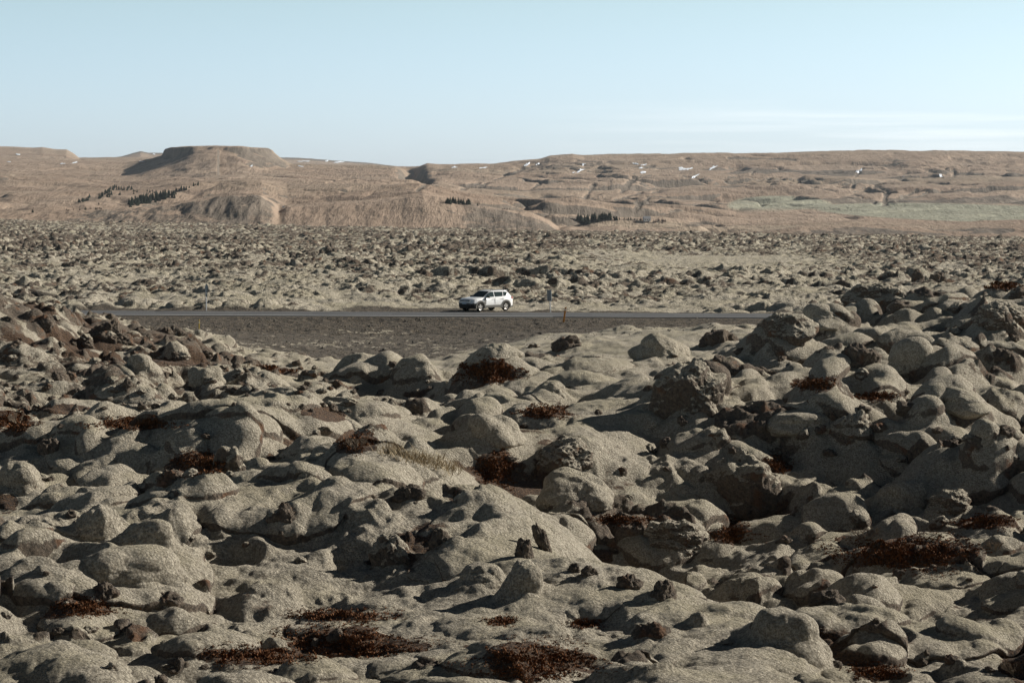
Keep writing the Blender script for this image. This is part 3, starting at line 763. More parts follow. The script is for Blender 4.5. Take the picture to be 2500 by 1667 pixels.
for cx, cy, rx, ry_, sl in SNOW:
    pts = []
    k = 22; ph = random.random() * 9
    for j in range(k):
        a = 2 * math.pi * j / k
        rr_ = .8 + .3 * math.sin(3 * a + ph) * .5 + .25 * math.sin(5 * a + ph * 2) * .6
        h = hit_hill(cx + rx * rr_ * math.cos(a), cy + ry_ * rr_ * math.sin(a) + sl * rx * rr_ * math.cos(a))
        if h is None: continue
        pts.append(h)
    h = hit_hill(cx, cy)
    if h is None or len(pts) < 8: continue
    pts = [p for p in pts if abs(p.y - h.y) < h.y * .08]
    if len(pts) < 7: continue
    b = MB(); up = Vector((0, -.3, .35)) * (h.y / 4000)
    ring = [p + up for p in pts]; mid_ = [(p + up).lerp(h + up * 1.6, .5) for p in pts]; n = len(ring)
    b.add(ring + mid_ + [h + up * 2], [(i, (i + 1) % n, n + (i + 1) % n, n + i) for i in range(n)] + [(n + i, n + (i + 1) % n, 2 * n) for i in range(n)])
    o = b.build('snow_patch', M_snow, smooth=True)
    where = ('on the left skyline hill' if cx < 320 else 'by the flat topped mountain' if cx < 660 else 'on the far blue ridge' if cx < 900 else 'on the middle hillside' if cx < 1500 else 'high on the right hillside')
    tag(o, 'small bright patch of old snow ' + where, 'snow patch', 'snow patches ' + where)

# ---------------------------------------------------------------- conifers
M_spruce = simple('spruce_needles', (.030, .042, .024), .9, vary=.5, scale=.8)
M_bark = simple('spruce_bark', (.09, .07, .05), .9, vary=.3, scale=3)
M_bare = simple('bare_twigs', (.17, .12, .095), .9, vary=.3, scale=1)
def conifer(seed, H=9.5, bare=False):
    rnd = random.Random(seed)
    t = MB(); t.tube([(0, 0, -.6), (0, 0, H * .5), (.05, 0, H * .97)], [.17, .1, .02], 6)
    c = MB(); nl = 17
    for i in range(nl):
        f = i / nl; z = H * (.07 + .91 * f); r = H * .235 * (1 - f) ** .85 + .12
        nb = int(11 - 5 * f)
        for j in range(nb):
            a = 2 * math.pi * (j + rnd.random() * .6) / nb + i; rl = r * (.7 + .45 * rnd.random()); dz = -rl * (.25 + .25 * rnd.random())
            w_ = rl * .30 + .12
            if bare: dz = rl * .5; w_ *= .16
            ca_, sa_ = math.cos(a), math.sin(a)
            tip = (ca_ * rl, sa_ * rl, z + dz); l = (ca_ * rl * .45 - sa_ * w_, sa_ * rl * .45 + ca_ * w_, z + dz * .55); q = (ca_ * rl * .45 + sa_ * w_, sa_ * rl * .45 - ca_ * w_, z + dz * .55)
            top = (0, 0, z + .38 * (1 if not bare else .1)); bot = (ca_ * rl * .4, sa_ * rl * .4, z + dz - .25)
            c.add([top, l, tip, q, bot], [(0, 1, 2), (0, 2, 3), (1, 4, 2), (4, 3, 2)])
    return t, c
protos = []
def make_tree(seed, bare=False):
    t, c = conifer(seed, bare=bare)
    root = empty('spruce_tree' if not bare else 'bare_tree', (0, 0, 0))
    t.build('trunk', M_bark, root); c.build('crown', M_bare if bare else M_spruce, root)
    return root
tree_protos = [make_tree(s) for s in (1, 2, 3)]; bare_protos = [make_tree(s, True) for s in (8, 9)]
used = set()
def copy_tree(o):
    c = o.copy(); col.objects.link(c)
    for ch in o.children:
        d = ch.copy(); col.objects.link(d); d.parent = c
    return c
def put_tree(px, py, hpx, label, group, bare=False):
    h = hit_hill(px, py)
    if h is None: return
    p = random.choice(bare_protos if bare else tree_protos)
    if p.name in used: o = copy_tree(p)
    else: o = p; used.add(p.name)
    s = hpx / FPX * h.y / 9.5
    o.location = h; o.rotation_euler.z = random.random() * 6; o.scale = (s * random.uniform(1.0, 1.6), s * random.uniform(1.0, 1.6), s * random.uniform(.75, 1.1))
    tag(o, label, 'tree', group)
rt = random.Random(5)
def grove(poly_pts, n, h0, h1, label, group, bare=False):
    for _ in range(n):
        (x0, y0, t0), (x1, y1, t1) = poly_pts
        f = rt.random(); t = t0 + (t1 - t0) * f
        put_tree(x0 + (x1 - x0) * f + rt.uniform(-2, 2), y0 + (y1 - y0) * f + rt.uniform(-t, t), rt.uniform(h0, h1), label, group, bare)
L1 = 'dark spruce in the long slanting plantation below the flat topped mountain'
grove([(314, 502, 6), (425, 478, 7)], 125, 10, 16, L1, 'spruces of the slanting plantation'); grove([(425, 474, 4), (489, 450, 1.5)], 22, 6, 11, L1, 'spruces of the slanting plantation')
L2 = 'dark spruce in the upper left scattered grove on the grassy hill'
grove([(191, 494, 3), (225, 486, 4)], 14, 8, 12, L2, 'spruces of the scattered grove'); grove([(240, 482, 8), (272, 472, 10)], 28, 8, 12, L2, 'spruces of the scattered grove')
grove([(272, 462, 3), (323, 464, 4)], 20, 7, 11, L2, 'spruces of the scattered grove'); grove([(290, 478, 8), (380, 472, 8)], 12, 6, 9, L2, 'spruces of the scattered grove')
for px, py, hh in ((80, 519, 10), (208, 513, 9), (234, 512, 8), (241, 500, 7), (372, 470, 6)): put_tree(px, py, hh, 'lone spruce standing apart on the lower left grassland', 'lone spruces')
L3 = 'dark spruce in the small clump on the grassy knoll left of the farm'
grove([(1090, 496, 3), (1148, 500, 1.5)], 34, 10, 16, L3, 'spruces of the knoll clump'); put_tree(1166, 503, 7, 'lone little spruce right of the knoll clump', None)
L4 = 'dark spruce in the dense grove behind the straw coloured field'
grove([(1408, 541, 3), (1440, 547, 6)], 26, 12, 19, L4, 'spruces of the dense grove'); grove([(1440, 540, 4), (1490, 537, 3)], 30, 14, 20, L4, 'spruces of the dense grove')
grove([(1490, 537, 2), (1512, 537, 1)], 9, 7, 12, L4, 'spruces of the dense grove')
for px in (1524, 1534, 1540, 1549, 1556): put_tree(px, 538 + rt.random() * 2, rt.uniform(5, 8), 'small spruce in the row between the dense grove and the farmhouse', 'small spruces in a row')
grove([(1560, 543, 2), (1630, 546, 2)], 26, 8, 13, 'bare brown tree beside the white farmhouse', 'bare trees by the farmhouse', True)
grove([(150, 517, 2), (250, 512, 2)], 14, 5, 8, 'bare brown tree in the line on the lower left grassland', 'bare trees in a line', True)
grove([(1225, 512, 1), (1250, 514, 1)], 5, 5, 8, 'bare brown tree on the bare middle slope', 'bare trees on the middle slope', True)

# far farmhouse and a white hut
M_white = simple('white_wall', (.75, .75, .73), .7, vary=.03); M_roof = simple('grey_roof', (.30, .30, .31), .6, vary=.1); M_win = simple('window_glass', (.03, .04, .05), .15)
def house(px, py, wm, label):
    h = hit_hill(px, py); r = empty('farmhouse', h, R(12), label=label, cat='house')
    s = wm
    b = MB(); b.box((0, 0, s * .22), (s, s * .6, s * .46)); b.add([(-s / 2, -s * .3, s * .45), (-s / 2, s * .3, s * .45), (-s / 2, 0, s * .72), (s / 2, -s * .3, s * .45), (s / 2, s * .3, s * .45), (s / 2, 0, s * .72)], [(0, 2, 1), (3, 4, 5)])
    b.build('wall', M_white, r)
    b = MB()
    for sg in (-1, 1):
        b.add([(-s * .54, sg * s * .36, s * .40), (s * .54, sg * s * .36, s * .40), (s * .54, 0, s * .76), (-s * .54, 0, s * .76), (-s * .54, sg * s * .36, s * .37), (s * .54, sg * s * .36, s * .37), (s * .54, 0, s * .73), (-s * .54, 0, s * .73)], [(0, 1, 2, 3), (7, 6, 5, 4), (0, 4, 5, 1), (0, 3, 7, 4), (1, 5, 6, 2)])
    b.build('roof', M_roof, r)
    for k in (-.3, 0, .3):
        b = MB(); b.box((k * s, -s * .305, s * .25), (s * .12, .06, s * .13)); b.build('window', M_win, r)
    b = MB(); b.box((s * .15, -s * .305, s * .11), (s * .1, .06, s * .22)); b.build('door', M_roof, r)
house(1579, 546, 5.5, 'tiny white farmhouse with grey roof among bare trees beyond the lava')
house(692, 508, 1.6, 'tiny white hut alone at the foot of the left hillside')
# ---------------------------------------------------------------- road
M_asph, nt_, b_ = new_mat('asphalt')
n_ = noise(nt_, 6, 6, .7); n2_ = noise(nt_, .25, 4, .5)
c_ = mix(nt_, maprange(nt_, n_, .35, .65), (.058, .058, .060), (.10, .10, .10))
c_ = mix(nt_, math_(nt_, 'MULTIPLY', maprange(nt_, n2_, .45, .65), .4), c_, (.12, .12, .118))
nt_.links.new(c_, b_.inputs['Base Color']); b_.inputs['Roughness'].default_value = .75; b_.inputs['Specular IOR Level'].default_value = .35
bump(nt_, b_, n_, .5, .01)
M_line = simple('road_paint', (.70, .70, .68), .6, vary=.12, scale=4)
M_linef = simple('worn_road_paint', (.34, .34, .33), .7, vary=.3, scale=5)
def strip(name, x0, x1, off0, off1, z, mat, step=1.0, skirt=False):
    xs = np.arange(x0, x1 + step / 2, step); v = []; f = []
    for i, x in enumerate(xs):
        for o_ in (off0, off1): v.append((x, float(road_y(np.array(x, float))) + o_, z))
        if i: f.append((2 * i - 2, 2 * i, 2 * i + 1, 2 * i - 1))
    if skirt:
        n = len(v)
        v += [(a, b - .25, z - .4) for a, b, c in v[0::2]] + [(a, b + .25, z - .4) for a, b, c in v[1::2]]; m = len(xs)
        for i in range(1, m):
            f.append((n + i - 1, n + i, 2 * i, 2 * i - 2)); f.append((2 * i - 1, 2 * i + 1, n + m + i, n + m + i - 1))
    me = bpy.data.meshes.new(name); me.from_pydata(v, [], f); me.materials.append(mat); me.update()
    o = bpy.data.objects.new(name, me); col.objects.link(o); return tag(o, kind='structure')
strip('road', -75, 75, 0, ROAD_W - .4, .02, M_asph, skirt=True)
strip('road_marking', -75, 3.05, .12, .42, .026, M_line)
strip('road_marking', 4.6, 75, .16, .34, .026, M_linef)
strip('road_marking', -75, 75, ROAD_W - .95, ROAD_W - .8, .026, M_linef)
for k in range(-12, 12):
    strip('road_marking', k * 6.0, k * 6.0 + 3.0, 3.35, 3.5, .026, M_linef)

# ---------------------------------------------------------------- car
M_paint = simple('white_car_paint', (.86, .86, .86), .25, spec=.5); M_paint.node_tree.nodes['Principled BSDF'].inputs['Coat Weight'].default_value = .6
M_clad = simple('grey_cladding', (.13, .125, .115), .7, spec=.3, vary=.1)
M_black = simple('black_plastic', (.012, .012, .013), .6, spec=.3)
M_glass = simple('tinted_glass', (.030, .045, .045), .06, spec=.7)
M_tyre = simple('tyre_rubber', (.035, .033, .030), .9, spec=.2, vary=.2)
M_alloy = simple('alloy_rim', (.62, .58, .54), .35, metal=.6)
M_lamp = simple('lamp_glass', (.75, .78, .80), .1, spec=.8)
M_red = simple('tail_lamp', (.35, .03, .02), .2, spec=.6)
M_plate = simple('number_plate', (.42, .50, .60), .5)
M_silver = simple('satin_silver', (.55, .56, .57), .35, metal=.7)
# x forward, y left, z up; 4.34 long, 1.81 wide, 1.66 high
XF, XR, WR, WB = 1.34, -1.32, .36, .0
def lerp(pts, x): return float(np.interp(x, [p[0] for p in pts], [p[1] for p in pts]))
HW = [(-2.17, .70), (-2.10, .80), (-1.9, .865), (-1.3, .895), (0, .875), (1.2, .895), (1.7, .885), (1.95, .84), (2.08, .76), (2.17, .60)]
TOP = [(-2.17, .98), (-2.1, 1.04), (-1.6, 1.09), (-.6, 1.04), (.6, 1.02), (.86, 1.08), (1.2, 1.06), (1.7, 1.01), (1.95, .95), (2.08, .88), (2.17, .70)]
BOT = [(-2.17, .52), (-2.05, .40), (-1.8, .32), (0, .30), (1.7, .30), (2.0, .33), (2.17, .45)]
def arch(x):
    for c in (XF, XR):
        if abs(x - c) < WR + .07: return WR + math.sqrt((WR + .07) ** 2 - (x - c) ** 2)
    return 0
def body_section(x):
    w_, t, b0 = lerp(HW, x), lerp(TOP, x), lerp(BOT, x)
    b = max(b0, min(arch(x), t - .12))
    zm = max(b + .02, .62)
    hood = t + .045
    return [(0, b0 + .02), (w_ * .75, b0 + .02) if b < b0 + .02 else (w_ * .55, b0 + .02), (w_ * .985 if b < b0 + .02 else w_ * .60, b), (w_, b + .02), (w_ + .012, max(zm, b + .04)), (w_ + .005, max(.82, b + .06)), (w_ - .02, t - .05), (w_ - .07, t), (w_ * .6, hood - .01), (0, hood)]
car = empty('parked_car', (0, 0, 0), label='white compact SUV parked on the far side of the road, nose to the left', cat='car')
b = MB(); xs = sorted(set([round(-2.17 + i * .05, 3) for i in range(88)] + [2.17, XF - .43, XF + .43, XR - .43, XR + .43]))
ns_ = 10
for i, x in enumerate(xs):
    s_ = body_section(x)
    ring = [(x, y, z) for y, z in s_] + [(x, -y, z) for y, z in s_[1:-1]][::-1]
    m_ = len(ring); b.v += ring
    if i:
        for j in range(m_):
            b.f.append(((i - 1) * m_ + j, (i - 1) * m_ + (j + 1) % m_, i * m_ + (j + 1) % m_, i * m_ + j)); b.m.append(0)
b.f.append(tuple(range(m_))); b.m.append(0); b.f.append(tuple(range((len(xs) - 1) * m_, len(xs) * m_))[::-1]); b.m.append(0)
body = b.build('body', M_paint, car, smooth=True)
# cabin with pillars
def cab_w(z): return .865 - (z - 1.0) * .36
CABF = [(1.02, .98), (1.10, .90), (1.55, .14), (1.60, -.05)]   # (z, front x)
CABR = [(1.02, -2.02), (1.15, -2.00), (1.45, -1.72), (1.52, -1.62), (1.58, -1.55)]
b = MB(); zs = [1.02, 1.08, 1.2, 1.35, 1.48, 1.545, 1.585, 1.605]
for i, z in enumerate(zs):
    f0, r0 = lerp(CABF, z), lerp(CABR, z); w_ = cab_w(z) - (.0 if z < 1.54 else (z - 1.54) * 2.2)
    k = 14; ring = [(r0, 0, z)]
    for s in range(k + 1):
        t = s / k; x = r0 + (f0 - r0) * t; yy = w_ * (1 - .16 * max(0, (t - .75) / .25) ** 2 - .12 * max(0, (.15 - t) / .15) ** 2)
        ring.append((x, yy, z))
    ring.append((f0 + .05, 0, z)); ring += [(x, -y, z_) for x, y, z_ in ring[1:-1]][::-1]
    m_ = len(ring); b.v += ring
    if i:
        for j in range(m_): b.f.append(((i - 1) * m_ + j, (i - 1) * m_ + (j + 1) % m_, i * m_ + (j + 1) % m_, i * m_ + j)); b.m.append(0)
n = len(b.v); b.v.append(((lerp(CABF, 1.605) + lerp(CABR, 1.605)) / 2, 0, 1.625))
for j in range(m_): b.f.append((n - m_ + j, n - m_ + (j + 1) % m_, n)); b.m.append(0)
b.build('cabin', M_paint, car, smooth=True)
def side_panel(name, pts, mat, sgn, off=.012, parent=car, thick=.02):
    """panel in the plane of the cabin side; pts are (x, z)"""
    o_ = [(x, sgn * (cab_w(z) - .16 * cab_w(z) * 0 + off), z) for x, z in pts]; i_ = [(x, sgn * (cab_w(z) - thick), z) for x, z in pts]
    b = MB(); n = len(pts); b.add(o_ + i_, [tuple(range(n))] + [(j, (j + 1) % n, n + (j + 1) % n, n + j) for j in range(n)])
    return b.build(name, mat, parent)
for sg in (1, -1):
    side_panel('side_window', [(.70, 1.11), (-.12, 1.12), (-.12, 1.50), (.18, 1.50), (.42, 1.36)], M_glass, sg)
    side_panel('side_window', [(-.20, 1.12), (-1.02, 1.14), (-1.10, 1.49), (-.20, 1.50)], M_glass, sg)
    side_panel('side_window', [(-1.10, 1.145), (-1.34, 1.18), (-1.60, 1.38), (-1.50, 1.47), (-1.16, 1.49)], M_glass, sg)
# windscreen and rear window
b = MB()
ws = []
for z in (1.10, 1.25, 1.40, 1.53):
    for t in (-.86, -.45, 0, .45, .86):
        ws.append((lerp(CABF, z) + .022 + .05 * (1 - t * t), t * cab_w(z), z))
b.add(ws, [(r * 5 + c, r * 5 + c + 1, r * 5 + c + 6, r * 5 + c + 5) for r in range(3) for c in range(4)]); b.build('windscreen', M_glass, car, smooth=True)
b = MB(); b.add([(lerp(CABR, z) - .02, t * cab_w(z) * .8, z) for z in (1.18, 1.47) for t in (-1, 1)], [(0, 1, 3, 2)]); b.build('rear_window', M_glass, car)
# spoiler, rails
b = MB(); b.add([(-1.45, -.55, 1.60), (-1.45, .55, 1.60), (-1.78, .52, 1.575), (-1.78, -.52, 1.575), (-1.5, -.55, 1.555), (-1.5, .55, 1.555), (-1.76, .52, 1.54), (-1.76, -.52, 1.54)], [(0, 1, 2, 3), (7, 6, 5, 4), (3, 2, 6, 7), (0, 3, 7, 4), (1, 5, 6, 2)]); b.build('spoiler', M_paint, car)
for sg in (1, -1):
    b = MB(); b.tube([(.10, sg * .60, 1.585), (.02, sg * .60, 1.645), (-1.20, sg * .59, 1.655), (-1.35, sg * .58, 1.60)], .02, 6); b.build('roof_rail', M_black, car)
# lower cladding with wheel arches
for sg in (1, -1):
    b = MB()
    b.box(((XF + XR) / 2, sg * .895, .40), (XF - XR - .82, .05, .20)); b.build('sill', M_clad, car, bevel=.015)
    for c in (XF, XR):
        b = MB(); k = 18; r0, r1 = WR + .035, WR + .15; o_ = []
        for j in range(k + 1):
            a = R(-14 + 208 * j / k)
            for r_ in (r0, r1):
                for yy in (.80, .925): o_.append((c + r_ * math.cos(a), sg * yy * (1 if abs(c + r_ * math.cos(a)) < 1.85 else .985), WR + r_ * math.sin(a)))
        b.add(o_, [q for j in range(k) for q in ((4 * j, 4 * j + 4, 4 * j + 5, 4 * j + 1), (4 * j + 1, 4 * j + 5, 4 * j + 7, 4 * j + 3), (4 * j + 3, 4 * j + 7, 4 * j + 6, 4 * j + 2))] + [(0, 1, 3, 2), (4 * k, 4 * k + 2, 4 * k + 3, 4 * k + 1)])
        b.build('wheel_arch', M_clad, car, smooth=False)
        # inner wheel well
        b = MB(); b.box((c, sg * .62, .62), (.80, .30, .42)); b.build('wheel_well', M_black, car)
        # wheel
        w_ = bpy.data.objects.new('wheel', None); col.objects.link(w_); w_.parent = car; w_.location = (c, sg * .80, WR)
        b = MB(); prof = [(.235, .10), (.30, .112), (.345, .09), (.36, .05), (.36, -.05), (.345, -.09), (.30, -.112), (.235, -.10)]; k = 28
        for j in range(k):
            a = 2 * math.pi * j / k
            b.v += [(r_ * math.cos(a), y_, r_ * math.sin(a)) for r_, y_ in prof]
        for j in range(k):
            for i in range(8): b.f.append((j * 8 + i, j * 8 + (i + 1) % 8, ((j + 1) % k) * 8 + (i + 1) % 8, ((j + 1) % k) * 8 + i)); b.m.append(0)
        b.build('tyre', M_tyre, w_, smooth=True)
        b = MB()
        for s in range(5):
            a = 2 * math.pi * s / 5 + .3
            for da in (-.20, .20):
                b.add([(rr_ * math.cos(a + da * q + dd), sg * y_, rr_ * math.sin(a + da * q + dd)) for rr_, q, y_, dd in ((.04, 0, .085, -.5), (.04, 0, .085, .5), (.235, 1, .075, .13), (.235, 1, .075, -.13))], [(0, 1, 2, 3)])
        k = 24; o_ = []
        for j in range(k):
            a = 2 * math.pi * j / k; o_ += [(.24 * math.cos(a), sg * .09, .24 * math.sin(a)), (.215, 0, 0) and (.212 * math.cos(a), sg * .075, .212 * math.sin(a)), (.212 * math.cos(a), -sg * .05, .212 * math.sin(a))]
        b.add(o_, [q for j in range(k) for q in ((3 * j, 3 * ((j + 1) % k), 3 * ((j + 1) % k) + 1, 3 * j + 1), (3 * j + 1, 3 * ((j + 1) % k) + 1, 3 * ((j + 1) % k) + 2, 3 * j + 2))])
        b.add([(.055 * math.cos(2 * math.pi * j / 12), sg * .09, .055 * math.sin(2 * math.pi * j / 12)) for j in range(12)], [tuple(range(12))])
        b.build('rim', M_alloy, w_)
        b = MB(); b.add([(.20 * math.cos(2 * math.pi * j / 20), sg * .02, .20 * math.sin(2 * math.pi * j / 20)) for j in range(20)], [tuple(range(20))]); b.build('brake_disc', M_black, w_)
    # front fender vent and A-pillar blade
    b = MB(); b.add([(.98, sg * .905, .56), (.80, sg * .905, .56), (.80, sg * .90, .98), (.93, sg * .90, .98), (.98, sg * .89, .56), (.80, sg * .88, .56), (.80, sg * .88, .98), (.93, sg * .88, .98)], [(0, 1, 2, 3), (0, 3, 7, 4), (1, 5, 6, 2), (2, 6, 7, 3)]); b.build('fender_trim', M_clad, car)
    # mirror
    b = MB(); b.box((.60, sg * .98, 1.14), (.12, .20, .14)); b.box((.62, sg * .87, 1.10), (.06, .12, .05)); b.build('mirror', M_black, car, bevel=.02)
    # door gaps and handles
    b = MB()
    for x in (.74, -.16, -1.00): b.box((x, sg * .890, .80), (.012, .02, .46))
    b.build('door_gap', M_black, car)
    for x in (0.02, -.86): 
        b = MB(); b.box((x, sg * .90, .95), (.17, .03, .03)); b.build('door_handle', M_paint, car, bevel=.008)
    # lamps
    b = MB(); b.add([(1.92, sg * .865, .86), (2.165, sg * .56, .83), (2.165, sg * .56, .90), (1.90, sg * .865, .94), (2.13, sg * .36, .84), (2.13, sg * .36, .90)], [(0, 1, 2, 3), (1, 4, 5, 2)]); b.build('headlight', M_lamp, car)
    b = MB(); b.box((2.02, sg * .80, .62), (.10, .03, .16)); b.build('air_curtain', M_black, car)
    b = MB(); b.add([(-2.12, sg * .80, .93), (-1.93, sg * .875, .95), (-1.90, sg * .872, 1.07), (-2.08, sg * .79, 1.10), (-2.18, sg * .60, .95), (-2.14, sg * .60, 1.08)], [(0, 1, 2, 3), (4, 0, 3, 5)]); b.build('taillight', M_red, car)
# nose: grille, bumper, skid plate
b = MB(); b.add([(2.178, -.55, .82), (2.178, .55, .82), (2.165, .55, .91), (2.165, -.55, .91)], [(0, 1, 2, 3)]); g_ = b.build('grille', M_black, car)
b = MB()
for y in (-.30, -.12, .12, .30): b.box((2.183, y, .865), (.012, .07, .018))
b.box((2.185, 0, .865), (.014, .13, .03)); b.build('grille_accent', M_silver, g_)
b = MB()
bp = [(-.86, 1.80), (-.84, 1.96), (-.74, 2.09), (-.56, 2.19), (0, 2.21), (.56, 2.19), (.74, 2.09), (.84, 1.96), (.86, 1.80)]
for z, sc_ in ((.24, .955), (.30, .985), (.50, 1.012), (.64, 1.008)):
    for y, x in bp: b.v.append((x * (sc_ if abs(y) < .8 else 1), y * (1.045 if z > .27 else 1.0), z))
for r_ in range(3):
    for c in range(8): b.f.append((r_ * 9 + c, r_ * 9 + c + 1, r_ * 9 + c + 10, r_ * 9 + c + 9)); b.m.append(0)
b.f.append(tuple(range(9))); b.m.append(0); b.f.append(tuple(range(27, 36))); b.m.append(0)
b.build('front_bumper', M_black, car)
b = MB(); b.box((2.245, 0, .655), (.02, .50, .11)); b.build('number_plate', M_plate, car)
b = MB(); b.box((-2.10, 0, .42), (.16, 1.55, .26)); b.build('rear_bumper', M_clad, car, bevel=.05)
b = MB(); b.box((0, 0, .33), (3.9, 1.3, .10)); b.build('underbody', M_black, car)
cx_, cy_ = 1190, 0
ry_car = float(road_y(np.array(2.0))) + ROAD_W + .9
u_, w__ = ray(1186, 761)
car_y = 187.0
car.location = (u_ * car_y, car_y, 0); car.rotation_euler.z = math.pi + R(43)
CARSPOT = car.location.copy()

# ---------------------------------------------------------------- signs and marker posts
M_steel = simple('galvanised_steel', (.50, .51, .52), .45, metal=.3, vary=.1)
M_signback = simple('teal_grey_sign_back', (.10, .125, .135), .5, vary=.15)  # dark teal grey plate, tone slightly uneven
M_signrim = simple('sign_edge', (.42, .46, .48), .5)
def ground_at(px, y):
    x = (px - CX) / FPX * y; return Vector((x, y, zat(x, y)))
def disc(b, c, r_, yaw, th, k=28, mi=0):
    ax = Vector((math.cos(yaw), math.sin(yaw), 0)); nn = Vector((-math.sin(yaw), math.cos(yaw), 0)); c = Vector(c)
    o_ = [c + ax * r_ * math.cos(2 * math.pi * j / k) + Vector((0, 0, r_ * math.sin(2 * math.pi * j / k))) + nn * s * th / 2 for s in (-1, 1) for j in range(k)]
    b.add(o_, [tuple(range(k)), tuple(range(k, 2 * k))[::-1]] + [(j, (j + 1) % k, k + (j + 1) % k, k + j) for j in range(k)], mi)
# left sign: round plate over a small rectangular one, both seen almost edge-on
p = ground_at(503, float(road_y(np.array(-24.))) + ROAD_W + 1.2)
sg_ = empty('road_sign', p, label='tall roadside signpost on the left with a round plate above a small plate', cat='road sign')
b = MB(); b.tube([(0, 0, -.4), (0, 0, 2.02)], .045, 10); b.build('pole', M_steel, sg_)
b = MB(); disc(b, (.04, -.07, 1.72), .36, R(-64), .02); b.build('round_plate', M_signback, sg_)
b = MB(); b.box((0, 0, 0), (.44, .02, .26), M=Matrix.Translation((.03, -.07, 1.20)) @ Matrix.Rotation(R(-64), 4, 'Z')); b.build('small_plate', M_signback, sg_, bevel=.004)
b = MB()
for z in (1.20, 1.58, 1.86): b.box((0, -.03, z), (.13, .08, .03))
b.build('bracket', M_steel, sg_)
# right sign: slightly tilted rectangular plate
p = ground_at(1344, float(road_y(np.array(3.))) + ROAD_W + 1.0)
sg_ = empty('road_sign', p, label='leaning roadside signpost with narrow rectangular dark plate, right of the white car', cat='road sign')
sg_.rotation_euler.y = R(-3)
b = MB(); b.tube([(0, 0, -.4), (0, 0, 1.62)], .04, 10); b.build('pole', M_steel, sg_)
b = MB(); b.box((0, 0, 0), (.60, .02, .86), M=Matrix.Translation((-.02, -.07, 1.30)) @ Matrix.Rotation(R(-60), 4, 'Z')); pl = b.build('rectangular_plate', M_signback, sg_, bevel=.004)
b = MB()
for sgn in (-1, 1): b.box((sgn * .295, 0, 0), (.025, .035, .87), M=Matrix.Translation((-.02, -.07, 1.30)) @ Matrix.Rotation(R(-60), 4, 'Z'))
b.build('plate_edge', M_signrim, pl)
b = MB()
for z in (1.05, 1.5): b.box((0, -.03, z), (.12, .07, .03))
b.build('bracket', M_steel, sg_)
M_orange = simple('orange_plastic', (.62, .235, .03), .55, vary=.08); M_yellow = simple('yellow_plastic', (.72, .50, .08), .55, vary=.08); M_refl = simple('reflector', (.75, .72, .65), .3)
def post(px, D, h, wd, lean, mat, label):
    p = ground_at(px, D); o = empty('marker_post', p, label=label, cat='marker post'); o.rotation_euler.y = R(lean)
    b = MB(); a = wd / 2
    o_ = [(-a, -a * .6, -.3), (a, -a * .6, -.3), (a, a * .6, -.3), (-a, a * .6, -.3), (-a, -a * .6, h - .06), (a, -a * .6, h), (a, a * .6, h), (-a, a * .6, h - .06)]
    b.add(o_, [(0, 1, 5, 4), (1, 2, 6, 5), (2, 3, 7, 6), (3, 0, 4, 7), (4, 5, 6, 7)]); b.build('stake', mat, o, bevel=.01)
    b = MB(); b.box((0, -a * .6 - .008, h - .22), (wd * .7, .012, .14)); b.build('reflector', M_refl, o)
post(1376, 173.6, 1.12, .13, 8, M_orange, 'orange plastic marker post leaning right at the near edge of the road')
post(485, 168.5, .72, .07, 1, M_yellow, 'short thin yellow stake on the gravel bank below the road')

# ---------------------------------------------------------------- boulders
from mathutils import noise as mn
MB_moss = ground_material('mossy_boulder', masked=False, rock_bias=-.5)
MB_half = ground_material('half_mossy_boulder', masked=False, rock_bias=-.12)
MB_rock = ground_material('bare_lava_rock', masked=False, rock_bias=.75)
def boulder(seed, sx, sy, sz, kind, lod=5):
    rnd = random.Random(seed)
    bm = bmesh.new(); bmesh.ops.create_icosphere(bm, subdivisions=lod, radius=1)
    off = Vector((rnd.uniform(-50, 50), rnd.uniform(-50, 50), rnd.uniform(-50, 50)))
    lobes = [(Vector((rnd.uniform(-1, 1), rnd.uniform(-1, 1), rnd.uniform(-.4, 1))).normalized(), rnd.uniform(.15, .42), rnd.uniform(2.5, 7)) for _ in range(7 if kind != 'rock' else 5)]
    planes = [(Vector((rnd.uniform(-1, 1), rnd.uniform(-1, 1), rnd.uniform(-.6, 1))).normalized(), rnd.uniform(.62, .92)) for _ in range(9)]
    for v in bm.verts:
        d = v.co.normalized(); r = .82
        for l, a, k in lobes: r += a * math.exp(k * (d.dot(l) - 1)) * (1 if kind != 'rock' else .6)
        if kind != 'moss':
            lim = min((h / max(d.dot(n), .05) for n, h in planes), default=9)
            r = r * (.45 if kind == 'half' else .15) + min(r, lim) * (.55 if kind == 'half' else .85)
        a = {'moss': .06, 'half': .17, 'rock': .24}[kind]
        p = d * 1.3 + off
        r += (a + .07) * mn.noise(p * 1.6) + a * .55 * mn.noise(p * 3.7) + a * .35 * (1 - 2 * abs(mn.noise(p * 7.5))) * (1 if kind != 'moss' else .3) + a * .16 * mn.noise(p * 19) * (1 if kind != 'moss' else .5)
        q = d * r
        k_ = max(0, .25 - q.z) * (.55 if kind == 'moss' else .25 if kind == 'half' else 0); q.x *= 1 + k_; q.y *= 1 + k_      # moss runs down on to the ground
        v.co = Vector((q.x * sx, q.y * sy, q.z * sz))
    me = bpy.data.meshes.new('boulder'); bm.to_mesh(me); bm.free()
    me.polygons.foreach_set('use_smooth', [True] * len(me.polygons))
    me.materials.append({'moss': MB_moss, 'half': MB_half, 'rock': MB_rock}[kind])
    return me
